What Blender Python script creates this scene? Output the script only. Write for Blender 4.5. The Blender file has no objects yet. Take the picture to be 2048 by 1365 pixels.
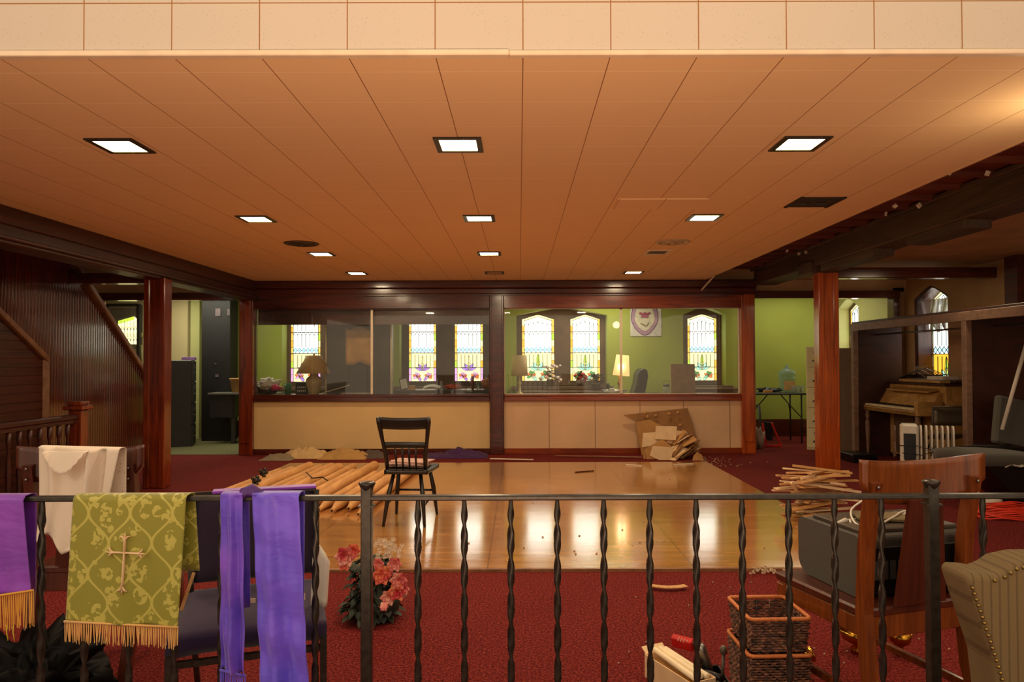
import bpy, bmesh, math, random
from mathutils import Vector, Matrix, Euler
from math import pi, sin, cos, radians as R
C = bpy.context.scene.collection
rnd = random.Random(7)

# ------------------------------------------------------------------ camera, world, lights, exposure
FPX = 1414.0
cam = bpy.data.cameras.new('camera'); camo = bpy.data.objects.new('camera', cam); C.objects.link(camo)
cam.sensor_width = 36.0; cam.lens = 36.0 * FPX / 2048
PITCH, ROLL = R(1.0), -0.003
camo.location = (0, 0, 1.24)
CR = Euler((pi/2 + PITCH, 0, 0)).to_matrix() @ Matrix.Rotation(ROLL, 3, 'Z')
camo.rotation_euler = CR.to_euler()
SX, SY = 14.0, 14.8
cam.shift_x = -SX/2048; cam.shift_y = SY/2048
cam.clip_start = 0.05
bpy.context.scene.camera = camo

sc = bpy.context.scene
sc.view_settings.view_transform = 'Standard'; sc.view_settings.look = 'None'
sc.view_settings.gamma = 1.0; sc.view_settings.use_curve_mapping = False
sc.view_settings.exposure = 0.8
sc.cycles.max_bounces = 10; sc.cycles.diffuse_bounces = 5; sc.cycles.transparent_max_bounces = 16
sc.cycles.sample_clamp_indirect = 6.0
w = bpy.data.worlds.new('world'); sc.world = w; w.use_nodes = True
w.node_tree.nodes['Background'].inputs[0].default_value = (1.0, 0.76, 0.52, 1)
w.node_tree.nodes['Background'].inputs[1].default_value = 0.55

def light(name, kind, loc, energy, color=(1, .8, .6), size=1.0, size_y=None, rot=(0, 0, 0), spread=None):
    l = bpy.data.lights.new(name, kind); o = bpy.data.objects.new(name, l); C.objects.link(o)
    o.location = loc; l.energy = energy; l.color = color; o.rotation_euler = rot
    if kind == 'AREA':
        l.size = size
        if size_y: l.shape = 'RECTANGLE'; l.size_y = size_y
        if spread: l.spread = spread
    else: l.shadow_soft_size = size
    return o
# fill lights added behind the camera, the offices' ceiling lamps, a lamp just right of the frame
light('rear_fill', 'AREA', (-3.6, -1.0, 3.15), 14, (1, .8, .6), 1.0, .7, (R(45), 0, R(-40)))
light('rear_fill', 'AREA', (2.4, -1.2, 3.15), 6, (1, .8, .6), 1.0, .7, (R(45), 0, R(20)))
light('bounce_fill', 'AREA', (0, -.7, .25), 36, (1, .60, .36), 1.6, .6, (R(150), 0, 0), R(100))  # added fill, imitates warm light bounced up to the ceiling
light('office_lamp', 'AREA', (-4.9, 10.4, 2.33), 14, (1, .95, .72), .9)
light('office_lamp', 'AREA', (-3.2, 10.7, 2.33), 10, (1, .95, .72), .9)
light('office_lamp', 'AREA', (1.2, 10.6, 2.33), 20, (1, .93, .70), 1.2)
light('office_lamp', 'AREA', (4.2, 10.7, 2.33), 7, (1, .93, .70), 1.0)
light('side_lamp', 'POINT', (2.22, 2.85, 2.05), 3.0, (1, .75, .45), .08)
light('aisle_lamp', 'AREA', (4.2, 6.6, 2.22), 5, (1, .8, .5), .3)
light('aisle_lamp', 'AREA', (-4.0, 8.6, 2.22), 2.5, (1, .85, .6), .3)

# ------------------------------------------------------------------ pixel of the 2048x1365 photograph -> point in the room
def ray(px, py):
    return CR @ Vector(((px-1024-SX)/FPX, -(py-682.5-SY)/FPX, -1))
def PY(px, py, Y):
    d = ray(px, py); t = Y/d.y; return Vector((0, 0, 1.24)) + d*t
def PZ(px, py, Z=0.0):
    d = ray(px, py); t = (Z-1.24)/d.z; return Vector((0, 0, 1.24)) + d*t
def PX(px, py, X):
    d = ray(px, py); t = X/d.x; return Vector((0, 0, 1.24)) + d*t

# ------------------------------------------------------------------ materials
def lin(c):
    c = [v/255 for v in c]
    return tuple(v/12.92 if v <= .04045 else ((v+.055)/1.055)**2.4 for v in c) + (1,)
class M:
    def __init__(s, name):
        s.m = bpy.data.materials.new(name); s.m.use_nodes = True
        s.t = s.m.node_tree; s.n = s.t.nodes; s.b = s.n['Principled BSDF']; s.co = None
    def node(s, typ, **k):
        n = s.n.new(typ)
        for a, v in k.items():
            if a.startswith('i_'):
                key = a[2:]; key = int(key) if key.isdigit() else key.replace('_', ' ')
                s.inp(n, key, v)
            else: setattr(n, a, v)
        return n
    def inp(s, n, key, v):
        if isinstance(v, bpy.types.NodeSocket): s.t.links.new(v, n.inputs[key])
        else: n.inputs[key].default_value = v
    def coord(s):
        if not s.co: s.co = s.node('ShaderNodeTexCoord')
        return s.co.outputs['Object']
    def mapped(s, scale=(1, 1, 1), loc=(0, 0, 0), rot=(0, 0, 0)):
        return s.node('ShaderNodeMapping', i_Vector=s.coord(), i_Scale=scale, i_Location=loc, i_Rotation=rot).outputs[0]
    def noise(s, scale, vec=None, detail=3, rough=.5, dist=0):
        return s.node('ShaderNodeTexNoise', i_Vector=vec or s.coord(), i_Scale=scale, i_Detail=detail, i_Roughness=rough, i_Distortion=dist).outputs['Fac']
    def math(s, op, a, b=0.0, c=0.0, clamp=False):
        return s.node('ShaderNodeMath', operation=op, use_clamp=clamp, i_0=a, i_1=b, i_2=c).outputs[0]
    def ramp(s, f, stops):
        n = s.node('ShaderNodeValToRGB', i_Fac=f); e = n.color_ramp.elements
        while len(e) < len(stops): e.new(.5)
        for i, (p, c) in enumerate(stops): e[i].position = p; e[i].color = c
        return n.outputs[0]
    def mix(s, f, a, b):
        n = s.node('ShaderNodeMix', data_type='RGBA'); s.inp(n, 0, f); s.inp(n, 6, a); s.inp(n, 7, b); return n.outputs[2]
    def sep(s, vec=None):
        return s.node('ShaderNodeSeparateXYZ', i_0=vec or s.coord()).outputs
    def lines(s, c, period, off, width):   # 1 on the joint lines of a grid
        f = s.math('FRACT', s.math('DIVIDE', s.math('SUBTRACT', c, off - period*500), period))
        return s.math('GREATER_THAN', s.math('ABSOLUTE', s.math('SUBTRACT', f, .5)), .5 - width/period/2)
    def base(s, c): s.inp(s.b, 'Base Color', c); return s
    def set(s, rough=.5, metal=0, spec=.5, coat=0, **k):
        s.inp(s.b, 'Roughness', rough); s.inp(s.b, 'Metallic', metal); s.inp(s.b, 'Specular IOR Level', spec)
        if coat: s.inp(s.b, 'Coat Weight', coat); s.inp(s.b, 'Coat Roughness', .12)
        for a, v in k.items(): s.inp(s.b, a.replace('_', ' '), v)
        return s
    def bump(s, h, strength=.3, dist=.01):
        n = s.node('ShaderNodeBump', i_Height=h, i_Strength=strength, i_Distance=dist)
        s.inp(s.b, 'Normal', n.outputs[0]); return s
def plain(name, rgb, rough=.6, var=.12, scale=12, metal=0, **k):
    m = M(name); c = lin(rgb); d = tuple(v*(1-var*2) for v in c[:3])+(1,); e = tuple(min(1, v*(1+var)) for v in c[:3])+(1,)
    m.base(m.ramp(m.noise(scale), [(.3, d), (.7, e)])); m.set(rough, metal, **k); return m.m
def wood(name, c1, c2, rough=.35, grain=(3, 3, 40), bump=.08, coat=0, scale=2.0):
    m = M(name); f = m.noise(scale, m.mapped(grain), 6, .65, 1.2)
    g = m.noise(1.3, None, 2)
    f2 = m.math('ADD', m.math('MULTIPLY', f, .75), m.math('MULTIPLY', g, .25))
    m.base(m.ramp(f2, [(.33, lin(c1)), (.68, lin(c2))])); m.set(rough, coat=coat, **({'Coat_IOR': 1.75} if coat >= 1 else {})); m.bump(f, bump, .003); return m.m
def cloth(name, rgb, rough=.9, sheen=.05, scale=260, var=.15):
    m = M(name); c = lin(rgb); d = tuple(v*(1-var) for v in c[:3])+(1,)
    m.base(m.mix(m.noise(4), d, c)); m.set(rough); m.inp(m.b, 'Sheen Weight', sheen)
    m.bump(m.noise(scale), .25, .001); return m.m
def emit(name, rgb, strength):
    m = M(name); e = m.node('ShaderNodeEmission', i_Color=lin(rgb), i_Strength=strength)
    m.t.links.new(e.outputs[0], m.n['Material Output'].inputs[0]); return m.m

GX = (8, 8, .5); GZ = (8, 8, .5)
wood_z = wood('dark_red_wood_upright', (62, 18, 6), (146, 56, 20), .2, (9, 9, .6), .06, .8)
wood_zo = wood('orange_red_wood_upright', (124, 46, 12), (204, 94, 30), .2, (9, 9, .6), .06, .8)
wood_x = wood('dark_red_wood_lengthwise', (38, 12, 7), (98, 36, 16), .26, (.6, 9, 9), .1, .5)
wood_xo = wood('warm_red_wood_lengthwise', (80, 26, 8), (160, 66, 20), .26, (.6, 9, 9), .1, .5)
wood_y = wood('dark_beam_wood', (34, 12, 8), (84, 32, 18), .4, (9, .6, 9), .1, .1)
wood_gray = wood('grey_brown_old_beam_wood', (44, 32, 24), (98, 74, 52), .6, (9, .6, 9), .15)
wood_bead = wood('varnished_beadboard', (50, 17, 7), (108, 42, 18), .09, (9, 9, .5), .01, 1.0)
wood_boards = wood('red_brown_bare_boards', (66, 22, 12), (124, 52, 26), .6, (.6, 9, 9), .15)
wood_trim = wood('worn_brown_trim', (96, 58, 34), (150, 104, 68), .4, (3, 3, 3), .08)
wood_oak = wood('orange_oak', (84, 36, 12), (150, 78, 30), .3, (14, 14, 1.0), .12, .3)
wood_oakd = wood('dark_oak', (54, 20, 10), (98, 42, 22), .35, (14, 14, 1.0), .12, .3)
wood_ward = wood('taupe_painted_wood', (110, 80, 62), (150, 116, 94), .55, (3, 3, 6), .06)
wood_wpan = wood('red_brown_hardboard', (44, 20, 12), (74, 34, 22), .5, (2, 2, 4), .04)
wood_piano = wood('blond_piano_wood', (150, 108, 52), (206, 162, 94), .4, (5, 5, 5), .05)
wood_black = wood('black_painted_wood', (12, 10, 9), (34, 27, 24), .35, (6, 6, 6), .1)
wood_lath = wood('split_lath_wood', (170, 118, 66), (226, 180, 124), .7, (5, 5, 5), .1)
wood_table = wood('brown_desk_wood', (60, 38, 26), (104, 72, 48), .5, (.6, 8, 8), .06)
black_metal = plain('black_wrought_iron', (58, 52, 46), .28, .2, 60, .35)
black_plastic = plain('black_plastic', (16, 15, 15), .35, .1, 30)
gray_plastic = plain('dark_grey_plastic', (62, 60, 56), .55, .08, 200)
steel = plain('brushed_steel', (150, 145, 138), .3, .1, 40, .9)
brass = plain('polished_brass', (190, 140, 50), .2, .1, 20, 1.0)
white_plastic = plain('white_plastic', (220, 212, 198), .45, .05)
white_paint = plain('white_painted_strip', (226, 206, 178), .5, .05)
cream_panel = plain('cream_wall_panel', (222, 186, 128), .65, .05, 2)
peach_panel = plain('peach_wall_panel', (222, 182, 140), .65, .05, 2)
beige_plaster = plain('beige_plaster', (176, 136, 92), .8, .1, 3)
green_wall = plain('olive_green_paint', (150, 158, 62), .75, .05, 1.5)
green_pale = plain('pale_green_paint', (196, 196, 128), .75, .05, 1.5)
cream_wall = plain('cream_paint', (206, 190, 140), .75, .05, 1.5)
dark_wall = plain('dark_grey_panel', (62, 56, 48), .7, .1, 30)
surround_m = plain('brown_stone_surround', (104, 78, 58), .7, .15, 6)
ceil_office = plain('office_ceiling', (200, 180, 140), .9, .05)
tan_card = plain('tan_cardboard', (196, 146, 86), .8, .1, 6)
tan_card2 = plain('brown_cardboard', (156, 112, 66), .8, .12, 6)
tile_back = plain('cream_tile_board', (232, 200, 156), .8, .06, 8)
paper = plain('white_paper', (226, 218, 204), .8, .05)
dark_metal = plain('dark_cabinet_paint', (44, 44, 40), .45, .1, 20)
cream_metal = plain('cream_cabinet_paint', (214, 200, 150), .45, .05)
taupe_metal = plain('taupe_cabinet_paint', (120, 96, 70), .5, .06)
carpet_off = plain('grey_green_carpet', (112, 108, 68), .95, .25, 90)
leather_b = plain('black_leather', (24, 22, 22), .35, .1, 30)

m = M('red_carpet')
f = m.noise(95, None, 2, .7); g = m.noise(2.2, None, 2)
col = m.ramp(f, [(.32, lin((52, 8, 10))), (.5, lin((112, 28, 26))), (.68, lin((152, 66, 54)))])
m.base(m.mix(m.math('MULTIPLY', g, .35), col, lin((70, 14, 16)))); m.set(.95, spec=.15); m.bump(f, .6, .01); carpet = m.m

m = M('worn_wood_sheet_floor')
s = m.sep(); gr = m.noise(1.0, m.mapped((1.2, 14, 1)), 6, .6, 1.0); blot = m.noise(1.1, None, 4)
board = m.node('ShaderNodeTexNoise', noise_dimensions='1D', i_Scale=1.0); m.inp(board, 'W', m.math('MULTIPLY', m.math('FLOOR', m.math('DIVIDE', s[1], .20)), 3.7))
colw = m.ramp(m.math('ADD', m.math('MULTIPLY', gr, .6), m.math('MULTIPLY', blot, .4)), [(.32, lin((150, 92, 40))), (.66, lin((206, 148, 82)))])
jx = m.lines(s[0], 1.22, -.19, .008); jy = m.lines(s[1], .61, 4.19, .006)
jj = m.math('MAXIMUM', jx, jy)
col = m.mix(m.math('MULTIPLY', jj, .55), colw, lin((70, 38, 16)))
v = m.node('ShaderNodeTexVoronoi', i_Vector=m.mapped((1, 1, 1)), i_Scale=2.2); kn = m.math('LESS_THAN', v.outputs['Distance'], .07)
col = m.mix(m.math('MULTIPLY', kn, .5), col, lin((84, 48, 24)))
m.base(col); m.set(m.math('ADD', .08, m.math('MULTIPLY', blot, .14)), coat=1.0)
wave = m.noise(1.0, m.mapped((.8, 5.5, 1)), 2)
m.bump(m.math('SUBTRACT', m.math('ADD', m.math('MULTIPLY', board.outputs['Fac'], .6), m.math('MULTIPLY', wave, .8)), m.math('MULTIPLY', jj, .5)), .22, .012); floor_wood_m = m.m

def tilemat(name, rgb, jdark, jlight, ax, oa, pa, bx, ob, pb, wd=.0035, dots=.5):
    m = M(name); s = m.sep()
    ja = m.lines(s[ax], pa, oa, wd); jb = m.lines(s[bx], pb, ob, wd)
    v = m.node('ShaderNodeTexVoronoi', i_Vector=m.coord(), i_Scale=95); d = m.math('LESS_THAN', v.outputs['Distance'], .16)
    n = m.noise(14); d = m.math('MULTIPLY', m.math('MULTIPLY', d, m.math('GREATER_THAN', n, .5)), dots)
    c = lin(rgb); col = m.mix(m.math('MULTIPLY', m.noise(2.0), .25), c, tuple(q*.8 for q in c[:3])+(1,))
    col = m.mix(d, col, tuple(q*.45 for q in c[:3])+(1,))
    col = m.mix(jb, col, lin(jlight)); col = m.mix(ja, col, lin(jdark))
    m.base(col); m.set(.85, spec=.2); return m.m
ceil_m = tilemat('ceiling_acoustic_tile', (240, 205, 158), (140, 92, 56), (252, 232, 196), 0, .017, .305, 1, 2.58, .305, .0035, .12)
soffit_m = tilemat('cream_acoustic_tile', (200, 190, 176), (150, 106, 62), (150, 106, 62), 0, .017, .305, 2, 2.487, .305, .004, .5)

m = M('pane_glass')
tr = m.node('ShaderNodeBsdfTransparent', i_Color=(.96, .97, .95, 1)); gl = m.node('ShaderNodeBsdfGlossy', i_Roughness=.02)
fr = m.node('ShaderNodeFresnel', i_IOR=1.5); du = m.node('ShaderNodeBsdfDiffuse', i_Color=(.8, .78, .7, 1))
m1 = m.node('ShaderNodeMixShader', i_0=fr.outputs[0], i_1=tr.outputs[0], i_2=gl.outputs[0])
m2 = m.node('ShaderNodeMixShader', i_0=m.math('MULTIPLY', m.noise(3), .035), i_1=m1.outputs[0], i_2=du.outputs[0])
m.t.links.new(m2.outputs[0], m.n['Material Output'].inputs[0]); glass = m.m
m = M('blue_jug_plastic'); m.base(lin((190, 215, 215))); m.set(.1); m.inp(m.b, 'Transmission Weight', .8); m.inp(m.b, 'IOR', 1.2); jug_m = m.m
m = M('clear_glass'); m.base(lin((240, 245, 240))); m.set(.03); m.inp(m.b, 'Transmission Weight', .9); m.inp(m.b, 'IOR', 1.3); clear_m = m.m
m = M('cloudy_plastic_sheet'); m.base(lin((215, 215, 205))); m.set(.25); m.inp(m.b, 'Transmission Weight', .5); plastic_m = m.m
lamp_e = emit('lit_lamp_glass', (255, 226, 160), 16.0)
lamp_dim = plain('unlit_lamp_glass', (230, 190, 150), .4)
fluo = emit('fluorescent_tube', (255, 240, 200), 2.5)
shade_lit = M('glowing_lamp_shade'); shade_lit.base(lin((250, 210, 150))); shade_lit.set(.8); shade_lit.inp(shade_lit.b, 'Emission Color', lin((255, 190, 120))); shade_lit.inp(shade_lit.b, 'Emission Strength', .75); shade_lit = shade_lit.m
GL = {k: emit('stained_'+k, c, st) for k, c, st in [
    ('white', (255, 250, 238), 2.2), ('cream', (255, 236, 165), 1.15), ('amber', (255, 200, 90), .95), ('gold', (250, 170, 50), 1.1),
    ('lime', (196, 226, 70), .85), ('pink', (244, 170, 224), .95), ('violet', (176, 130, 220), .9), ('orange', (240, 124, 62), .9),
    ('teal', (170, 226, 200), .95), ('blue', (170, 214, 238), 1.1), ('red', (214, 70, 50), .8), ('green', (90, 170, 90), .75)]}
lead = plain('lead_came', (96, 118, 116), .5, .1, 20, .3)

# ------------------------------------------------------------------ mesh building
class MB:
    def __init__(s): s.v = []; s.f = []; s.mi = []; s.sm = []
    def add(s, vs, fs, mi=0, smooth=False):
        o = len(s.v); s.v += [tuple(v) for v in vs]
        for f in fs: s.f.append([i+o for i in f]); s.mi.append(mi); s.sm.append(smooth)
        return s
    def box(s, c, d, rot=None, mi=0, bev=0.0):
        hx, hy, hz = d[0]/2, d[1]/2, d[2]/2; b = min(bev, hx*.45, hy*.45, hz*.45)
        Rm = rot if isinstance(rot, Matrix) else (Euler(rot).to_matrix() if rot else Matrix.Identity(3)); c = Vector(c)
        if b <= 0:
            vs = [(x*hx, y*hy, z*hz) for z in (-1, 1) for y in (-1, 1) for x in (-1, 1)]
            fs = [(0, 2, 3, 1), (4, 5, 7, 6), (0, 1, 5, 4), (2, 6, 7, 3), (0, 4, 6, 2), (1, 3, 7, 5)]
        else:
            vs = []; ix = {}
            for x in (-1, 1):
                for y in (-1, 1):
                    for z in (-1, 1):
                        ix[x, y, z, 0] = len(vs); vs.append((x*hx, y*(hy-b), z*(hz-b)))
                        ix[x, y, z, 1] = len(vs); vs.append((x*(hx-b), y*hy, z*(hz-b)))
                        ix[x, y, z, 2] = len(vs); vs.append((x*(hx-b), y*(hy-b), z*hz))
            fs = []
            Q = [(-1, -1), (1, -1), (1, 1), (-1, 1)]
            for k in (-1, 1):
                a = [ix[k, p, q, 0] for p, q in Q]; fs.append(a if k > 0 else a[::-1])
                a = [ix[p, k, q, 1] for p, q in Q]; fs.append(a[::-1] if k > 0 else a)
                a = [ix[p, q, k, 2] for p, q in Q]; fs.append(a if k > 0 else a[::-1])
            for p in (-1, 1):
                for q in (-1, 1):
                    a = [ix[p, q, -1, 0], ix[p, q, 1, 0], ix[p, q, 1, 1], ix[p, q, -1, 1]]; fs.append(a if p*q < 0 else a[::-1])
                    a = [ix[p, -1, q, 0], ix[p, 1, q, 0], ix[p, 1, q, 2], ix[p, -1, q, 2]]; fs.append(a if p*q > 0 else a[::-1])
                    a = [ix[-1, p, q, 1], ix[1, p, q, 1], ix[1, p, q, 2], ix[-1, p, q, 2]]; fs.append(a if p*q < 0 else a[::-1])
                    for r in (-1, 1):
                        a = [ix[p, q, r, 0], ix[p, q, r, 1], ix[p, q, r, 2]]; fs.append(a if p*q*r > 0 else a[::-1])
        return s.add([c + Rm @ Vector(v) for v in vs], fs, mi)
    def bb(s, x0, x1, y0, y1, z0, z1, mi=0, bev=0.0):
        return s.box(((x0+x1)/2, (y0+y1)/2, (z0+z1)/2), (abs(x1-x0), abs(y1-y0), abs(z1-z0)), None, mi, bev)
    def tube(s, pts, r, n=8, mi=0, caps=True, smooth=True, closed=False, flat=1.0, twist=0.0):
        pts = [Vector(p) for p in pts]; k = len(pts)
        rs = r if isinstance(r, (list, tuple)) else [r]*k
        up = None; vs = []
        for i, p in enumerate(pts):
            if closed: d = pts[(i+1) % k]-pts[i-1]
            else: d = pts[min(i+1, k-1)]-pts[max(i-1, 0)]
            d.normalize()
            if up is None: up = Vector((0, 0, 1)) if abs(d.z) < .9 else Vector((1, 0, 0))
            a = d.cross(up)
            if a.length < 1e-6: a = d.orthogonal()
            a.normalize(); b = a.cross(d).normalized(); up = b
            for j in range(n):
                t = 2*pi*j/n + twist*i + (pi/4 if n == 4 else 0)
                vs.append(p + a*cos(t)*rs[i] + b*sin(t)*rs[i]*flat)
        fs = [(i*n+j, i*n+(j+1) % n, ((i+1) % k)*n+(j+1) % n, ((i+1) % k)*n+j) for i in range(k if closed else k-1) for j in range(n)]
        if caps and not closed: fs += [tuple(range(n))[::-1], tuple((k-1)*n+j for j in range(n))]
        return s.add(vs, fs, mi, smooth)
    def bar(s, a, b, w, h=None, mi=0, up=(0, 0, 1), bev=0.0):
        a = Vector(a); b = Vector(b); d = b-a; L = d.length; d.normalize(); u = Vector(up)
        x = d.cross(u)
        if x.length < 1e-4: x = d.orthogonal()
        x.normalize(); z = x.cross(d); Rm = Matrix((x, d, z)).transposed()
        return s.box((a+b)/2, (w, L, h or w), Rm, mi, bev)
    def lathe(s, prof, c=(0, 0, 0), n=24, mi=0, smooth=True, rot=None, sx=1, sy=1):
        c = Vector(c); vs = []; k = len(prof)
        for r, z in prof:
            for j in range(n):
                p = Vector((r*cos(2*pi*j/n)*sx, r*sin(2*pi*j/n)*sy, z))
                if rot: p = rot @ p
                vs.append(c+p)
        fs = [(i*n+j, i*n+(j+1) % n, (i+1)*n+(j+1) % n, (i+1)*n+j) for i in range(k-1) for j in range(n)]
        if prof[0][0] > 1e-5: fs.append(tuple(range(n))[::-1])
        if prof[-1][0] > 1e-5: fs.append(tuple((k-1)*n+j for j in range(n)))
        return s.add(vs, fs, mi, smooth)
    def prism(s, poly, axis, a, b, mi=0):   # polygon in the plane normal to the axis, pushed from a to b
        def P(p, t):
            return {'x': (t, p[0], p[1]), 'y': (p[0], t, p[1]), 'z': (p[0], p[1], t)}[axis]
        n = len(poly); vs = [P(p, a) for p in poly]+[P(p, b) for p in poly]
        fs = [tuple(range(n)), tuple(range(2*n-1, n-1, -1))]+[(i, i+n, (i+1) % n+n, (i+1) % n) for i in range(n)]
        return s.add(vs, fs, mi)
    def grid(s, fn, nu, nv, mi=0, smooth=True, thick=0.0):
        vs = [Vector(fn(i/nu, j/nv)) for j in range(nv+1) for i in range(nu+1)]
        q = [(j*(nu+1)+i, j*(nu+1)+i+1, (j+1)*(nu+1)+i+1, (j+1)*(nu+1)+i) for j in range(nv) for i in range(nu)]
        if thick:
            nr = [Vector() for _ in vs]
            for f in q:
                nn = (vs[f[1]]-vs[f[0]]).cross(vs[f[3]]-vs[f[0]])
                for i in f: nr[i] += nn
            m0 = len(vs); vs2 = [v - (n.normalized()*thick if n.length else Vector()) for v, n in zip(vs, nr)]
            fs = q+[tuple(i+m0 for i in f[::-1]) for f in q]
            W = nu+1; edge = [i for i in range(W)]+[j*W+nu for j in range(1, nv+1)]+[nv*W+i for i in range(nu-1, -1, -1)]+[j*W for j in range(nv-1, 0, -1)]
            for a, b in zip(edge, edge[1:]+edge[:1]): fs.append((a, a+m0, b+m0, b))
            return s.add(vs+vs2, fs, mi, smooth)
        return s.add(vs, q, mi, smooth)
    def blob(s, c, r, seed=0, amp=.25, n=10, sc_=(1, 1, 1), mi=0, fr=3.0):
        from mathutils import noise as N
        c = Vector(c); vs = []
        for i in range(n+1):
            t = pi*i/n
            for j in range(2*n):
                p = pi*j/n; d = Vector((sin(t)*cos(p), sin(t)*sin(p), cos(t)))
                k = 1+amp*N.noise(d*fr+Vector((seed*7.3, seed, 1.7)))*2
                vs.append(c+Vector((d.x*sc_[0], d.y*sc_[1], d.z*sc_[2]))*r*k)
        fs = [(i*2*n+j, (i+1)*2*n+j, (i+1)*2*n+(j+1) % (2*n), i*2*n+(j+1) % (2*n)) for i in range(n) for j in range(2*n)]
        return s.add(vs, fs, mi, True)
    def build(s, name, mat, parent=None, loc=None, rotz=0, label=None, cat=None, group=None, kind=None):
        me = bpy.data.meshes.new(name)
        vs = s.v
        o = bpy.data.objects.new(name, me); C.objects.link(o)
        if loc is not None: o.location = loc
        o.rotation_euler = (0, 0, rotz)
        me.from_pydata(vs, [], s.f); me.update()
        bm = bmesh.new(); bm.from_mesh(me); bmesh.ops.remove_doubles(bm, verts=bm.verts, dist=1e-5)
        bmesh.ops.recalc_face_normals(bm, faces=bm.faces)
        keep = len(bm.faces) == len(s.f)
        bm.to_mesh(me); bm.free()
        for mm in (mat if isinstance(mat, (list, tuple)) else [mat]): me.materials.append(mm)
        if keep:
            for p, mi, sm in zip(me.polygons, s.mi, s.sm): p.material_index = mi; p.use_smooth = sm
        else:
            for p in me.polygons: p.use_smooth = s.sm[0]
        if parent: o.parent = parent
        tag(o, label, cat, group, kind); return o
def tag(o, label=None, cat=None, group=None, kind=None):
    if label: o['label'] = label
    if cat: o['category'] = cat
    if group: o['group'] = group
    if kind: o['kind'] = kind
    return o
def thing(name, label, cat, loc=(0, 0, 0), rotz=0, group=None, kind=None):
    o = bpy.data.objects.new(name, None); C.objects.link(o); o.location = loc; o.rotation_euler = (0, 0, rotz)
    return tag(o, label, cat, group, kind)
def struct(name, mb, mat, label=None, **k):
    return mb.build(name, mat, label=label, kind='structure', **k)
def dup(root, loc=None, rotz=None, label=None, group=None):
    r = root.copy(); C.objects.link(r)
    if loc is not None: r.location = loc
    if rotz is not None: r.rotation_euler = (0, 0, rotz)
    if label: r['label'] = label
    if group: r['group'] = group
    for ch in [o for o in C.objects if o.parent == root]:
        c = ch.copy(); C.objects.link(c); c.parent = r
        for g in [o for o in C.objects if o.parent == ch]:
            d = g.copy(); C.objects.link(d); d.parent = c
    return r
def xat(px, Y): return (px-1038)/FPX*Y

# ================================================================== THE ROOM
YB = 9.40
b = MB(); b.bb(-8, 8, -.6, 16, -.1, 0); struct('floor', b, carpet, 'red speckled carpet across the whole room')
b = MB(); b.bb(-8, -.25, YB+.02, 11.5, -.02, .006); struct('floor_office', b, carpet_off, 'grey green carpet of the left office')
b = MB(); b.bb(-2.77, 2.26, 4.19, 8.55, -.02, .014); struct('floor_wood', b, floor_wood_m, 'shiny worn wooden sheet floor laid over the red carpet')
b = MB(); b.bb(-2.80, 2.29, 4.165, 4.19, -.02, .017); struct('trim_1', b, wood_trim, 'thin edge strip along the front of the wooden floor')
# main ceiling with holes is not needed: lights hang flush below it
b = MB(); b.bb(-3.55, 2.46, 2.44, YB+.1, 2.303, 2.40); struct('ceiling', b, ceil_m, 'acoustic tile ceiling over the wooden floor')
b = MB(); b.bb(-8, 8, 2.436, 2.50, 2.315, 3.6); struct('wall_soffit', b, soffit_m, 'cream pinhole tile face above the ceiling edge')
b = MB(); b.bb(-8, xat(1020, 2.43), 2.42, 2.452, 2.297, 2.317, bev=.003); b.bb(xat(1020, 2.43), 8, 2.424, 2.452, 2.297, 2.315, bev=.003)
struct('trim_2', b, white_paint, 'white metal edge strip under the cream tile face')
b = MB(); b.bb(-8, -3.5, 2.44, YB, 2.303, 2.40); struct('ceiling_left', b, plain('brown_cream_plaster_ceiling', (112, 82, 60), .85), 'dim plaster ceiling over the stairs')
b = MB(); b.bb(3.35, 8, 2.44, YB, 2.303, 2.40); struct('ceiling_right', b, beige_plaster, 'beige plaster ceiling over the coat rack')
# exposed boards right of the tiles
b = MB(); b.bb(2.46, 3.2, 2.44, YB+.1, 2.47, 2.5)
y = 2.6
while y < 9.4: b.bb(2.46, 3.2, y, y+.035, 2.43, 2.47); y += .33
struct('ceiling_exposed', b, wood_boards, 'bare red brown ceiling boards with cross battens')
b = MB(); b.bb(2.45, 2.465, 2.44, YB, 2.30, 2.47); struct('trim_3', b, ceil_m, 'cut edge of the tile ceiling')
# loose bits hanging from the bare boards
b = MB()
for px, py in [(1900, 345), (1975, 347), (1965, 375), (1998, 371), (1790, 412), (1838, 411), (1772, 428), (1574, 502), (1598, 508), (1612, 505)]:
    p = PZ(px, py, 2.405); b.box(p, (.015+rnd.random()*.02, .015, .03), (rnd.random(), rnd.random(), rnd.random()))
b.build('plaster_crumbs', white_paint, label='pale plaster crumbs clinging to the bare ceiling boards', cat='debris', kind='stuff')
# left beam and column
b = MB(); b.bb(-3.72, -3.50, 2.46, YB, 2.05, 2.303, bev=.01); b.bb(-3.50, -3.47, 2.46, YB, 2.18, 2.303, bev=.006); b.bb(-3.75, -3.46, 2.46, YB, 2.075, 2.10, bev=.006)
struct('beam_left', b, wood_y, 'dark wooden beam along the left ceiling edge')
def column(name, x0, x1, y0, mat, label, ztop=2.07, d=.16):
    b = MB()
    b.bb(x0, x1, y0, y0+d, 0, ztop, bev=.012); b.bb(x0-.01, x0+.05, y0-.012, y0+.03, 0, ztop, bev=.008); b.bb(x1-.05, x1+.01, y0-.012, y0+.03, 0, ztop, bev=.008)
    struct(name, b, mat, label)
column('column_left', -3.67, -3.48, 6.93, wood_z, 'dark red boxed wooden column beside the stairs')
column('column_right', 3.205, 3.40, 7.53, wood_zo, 'orange red boxed wooden column by the coat rack', 2.24)
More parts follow.
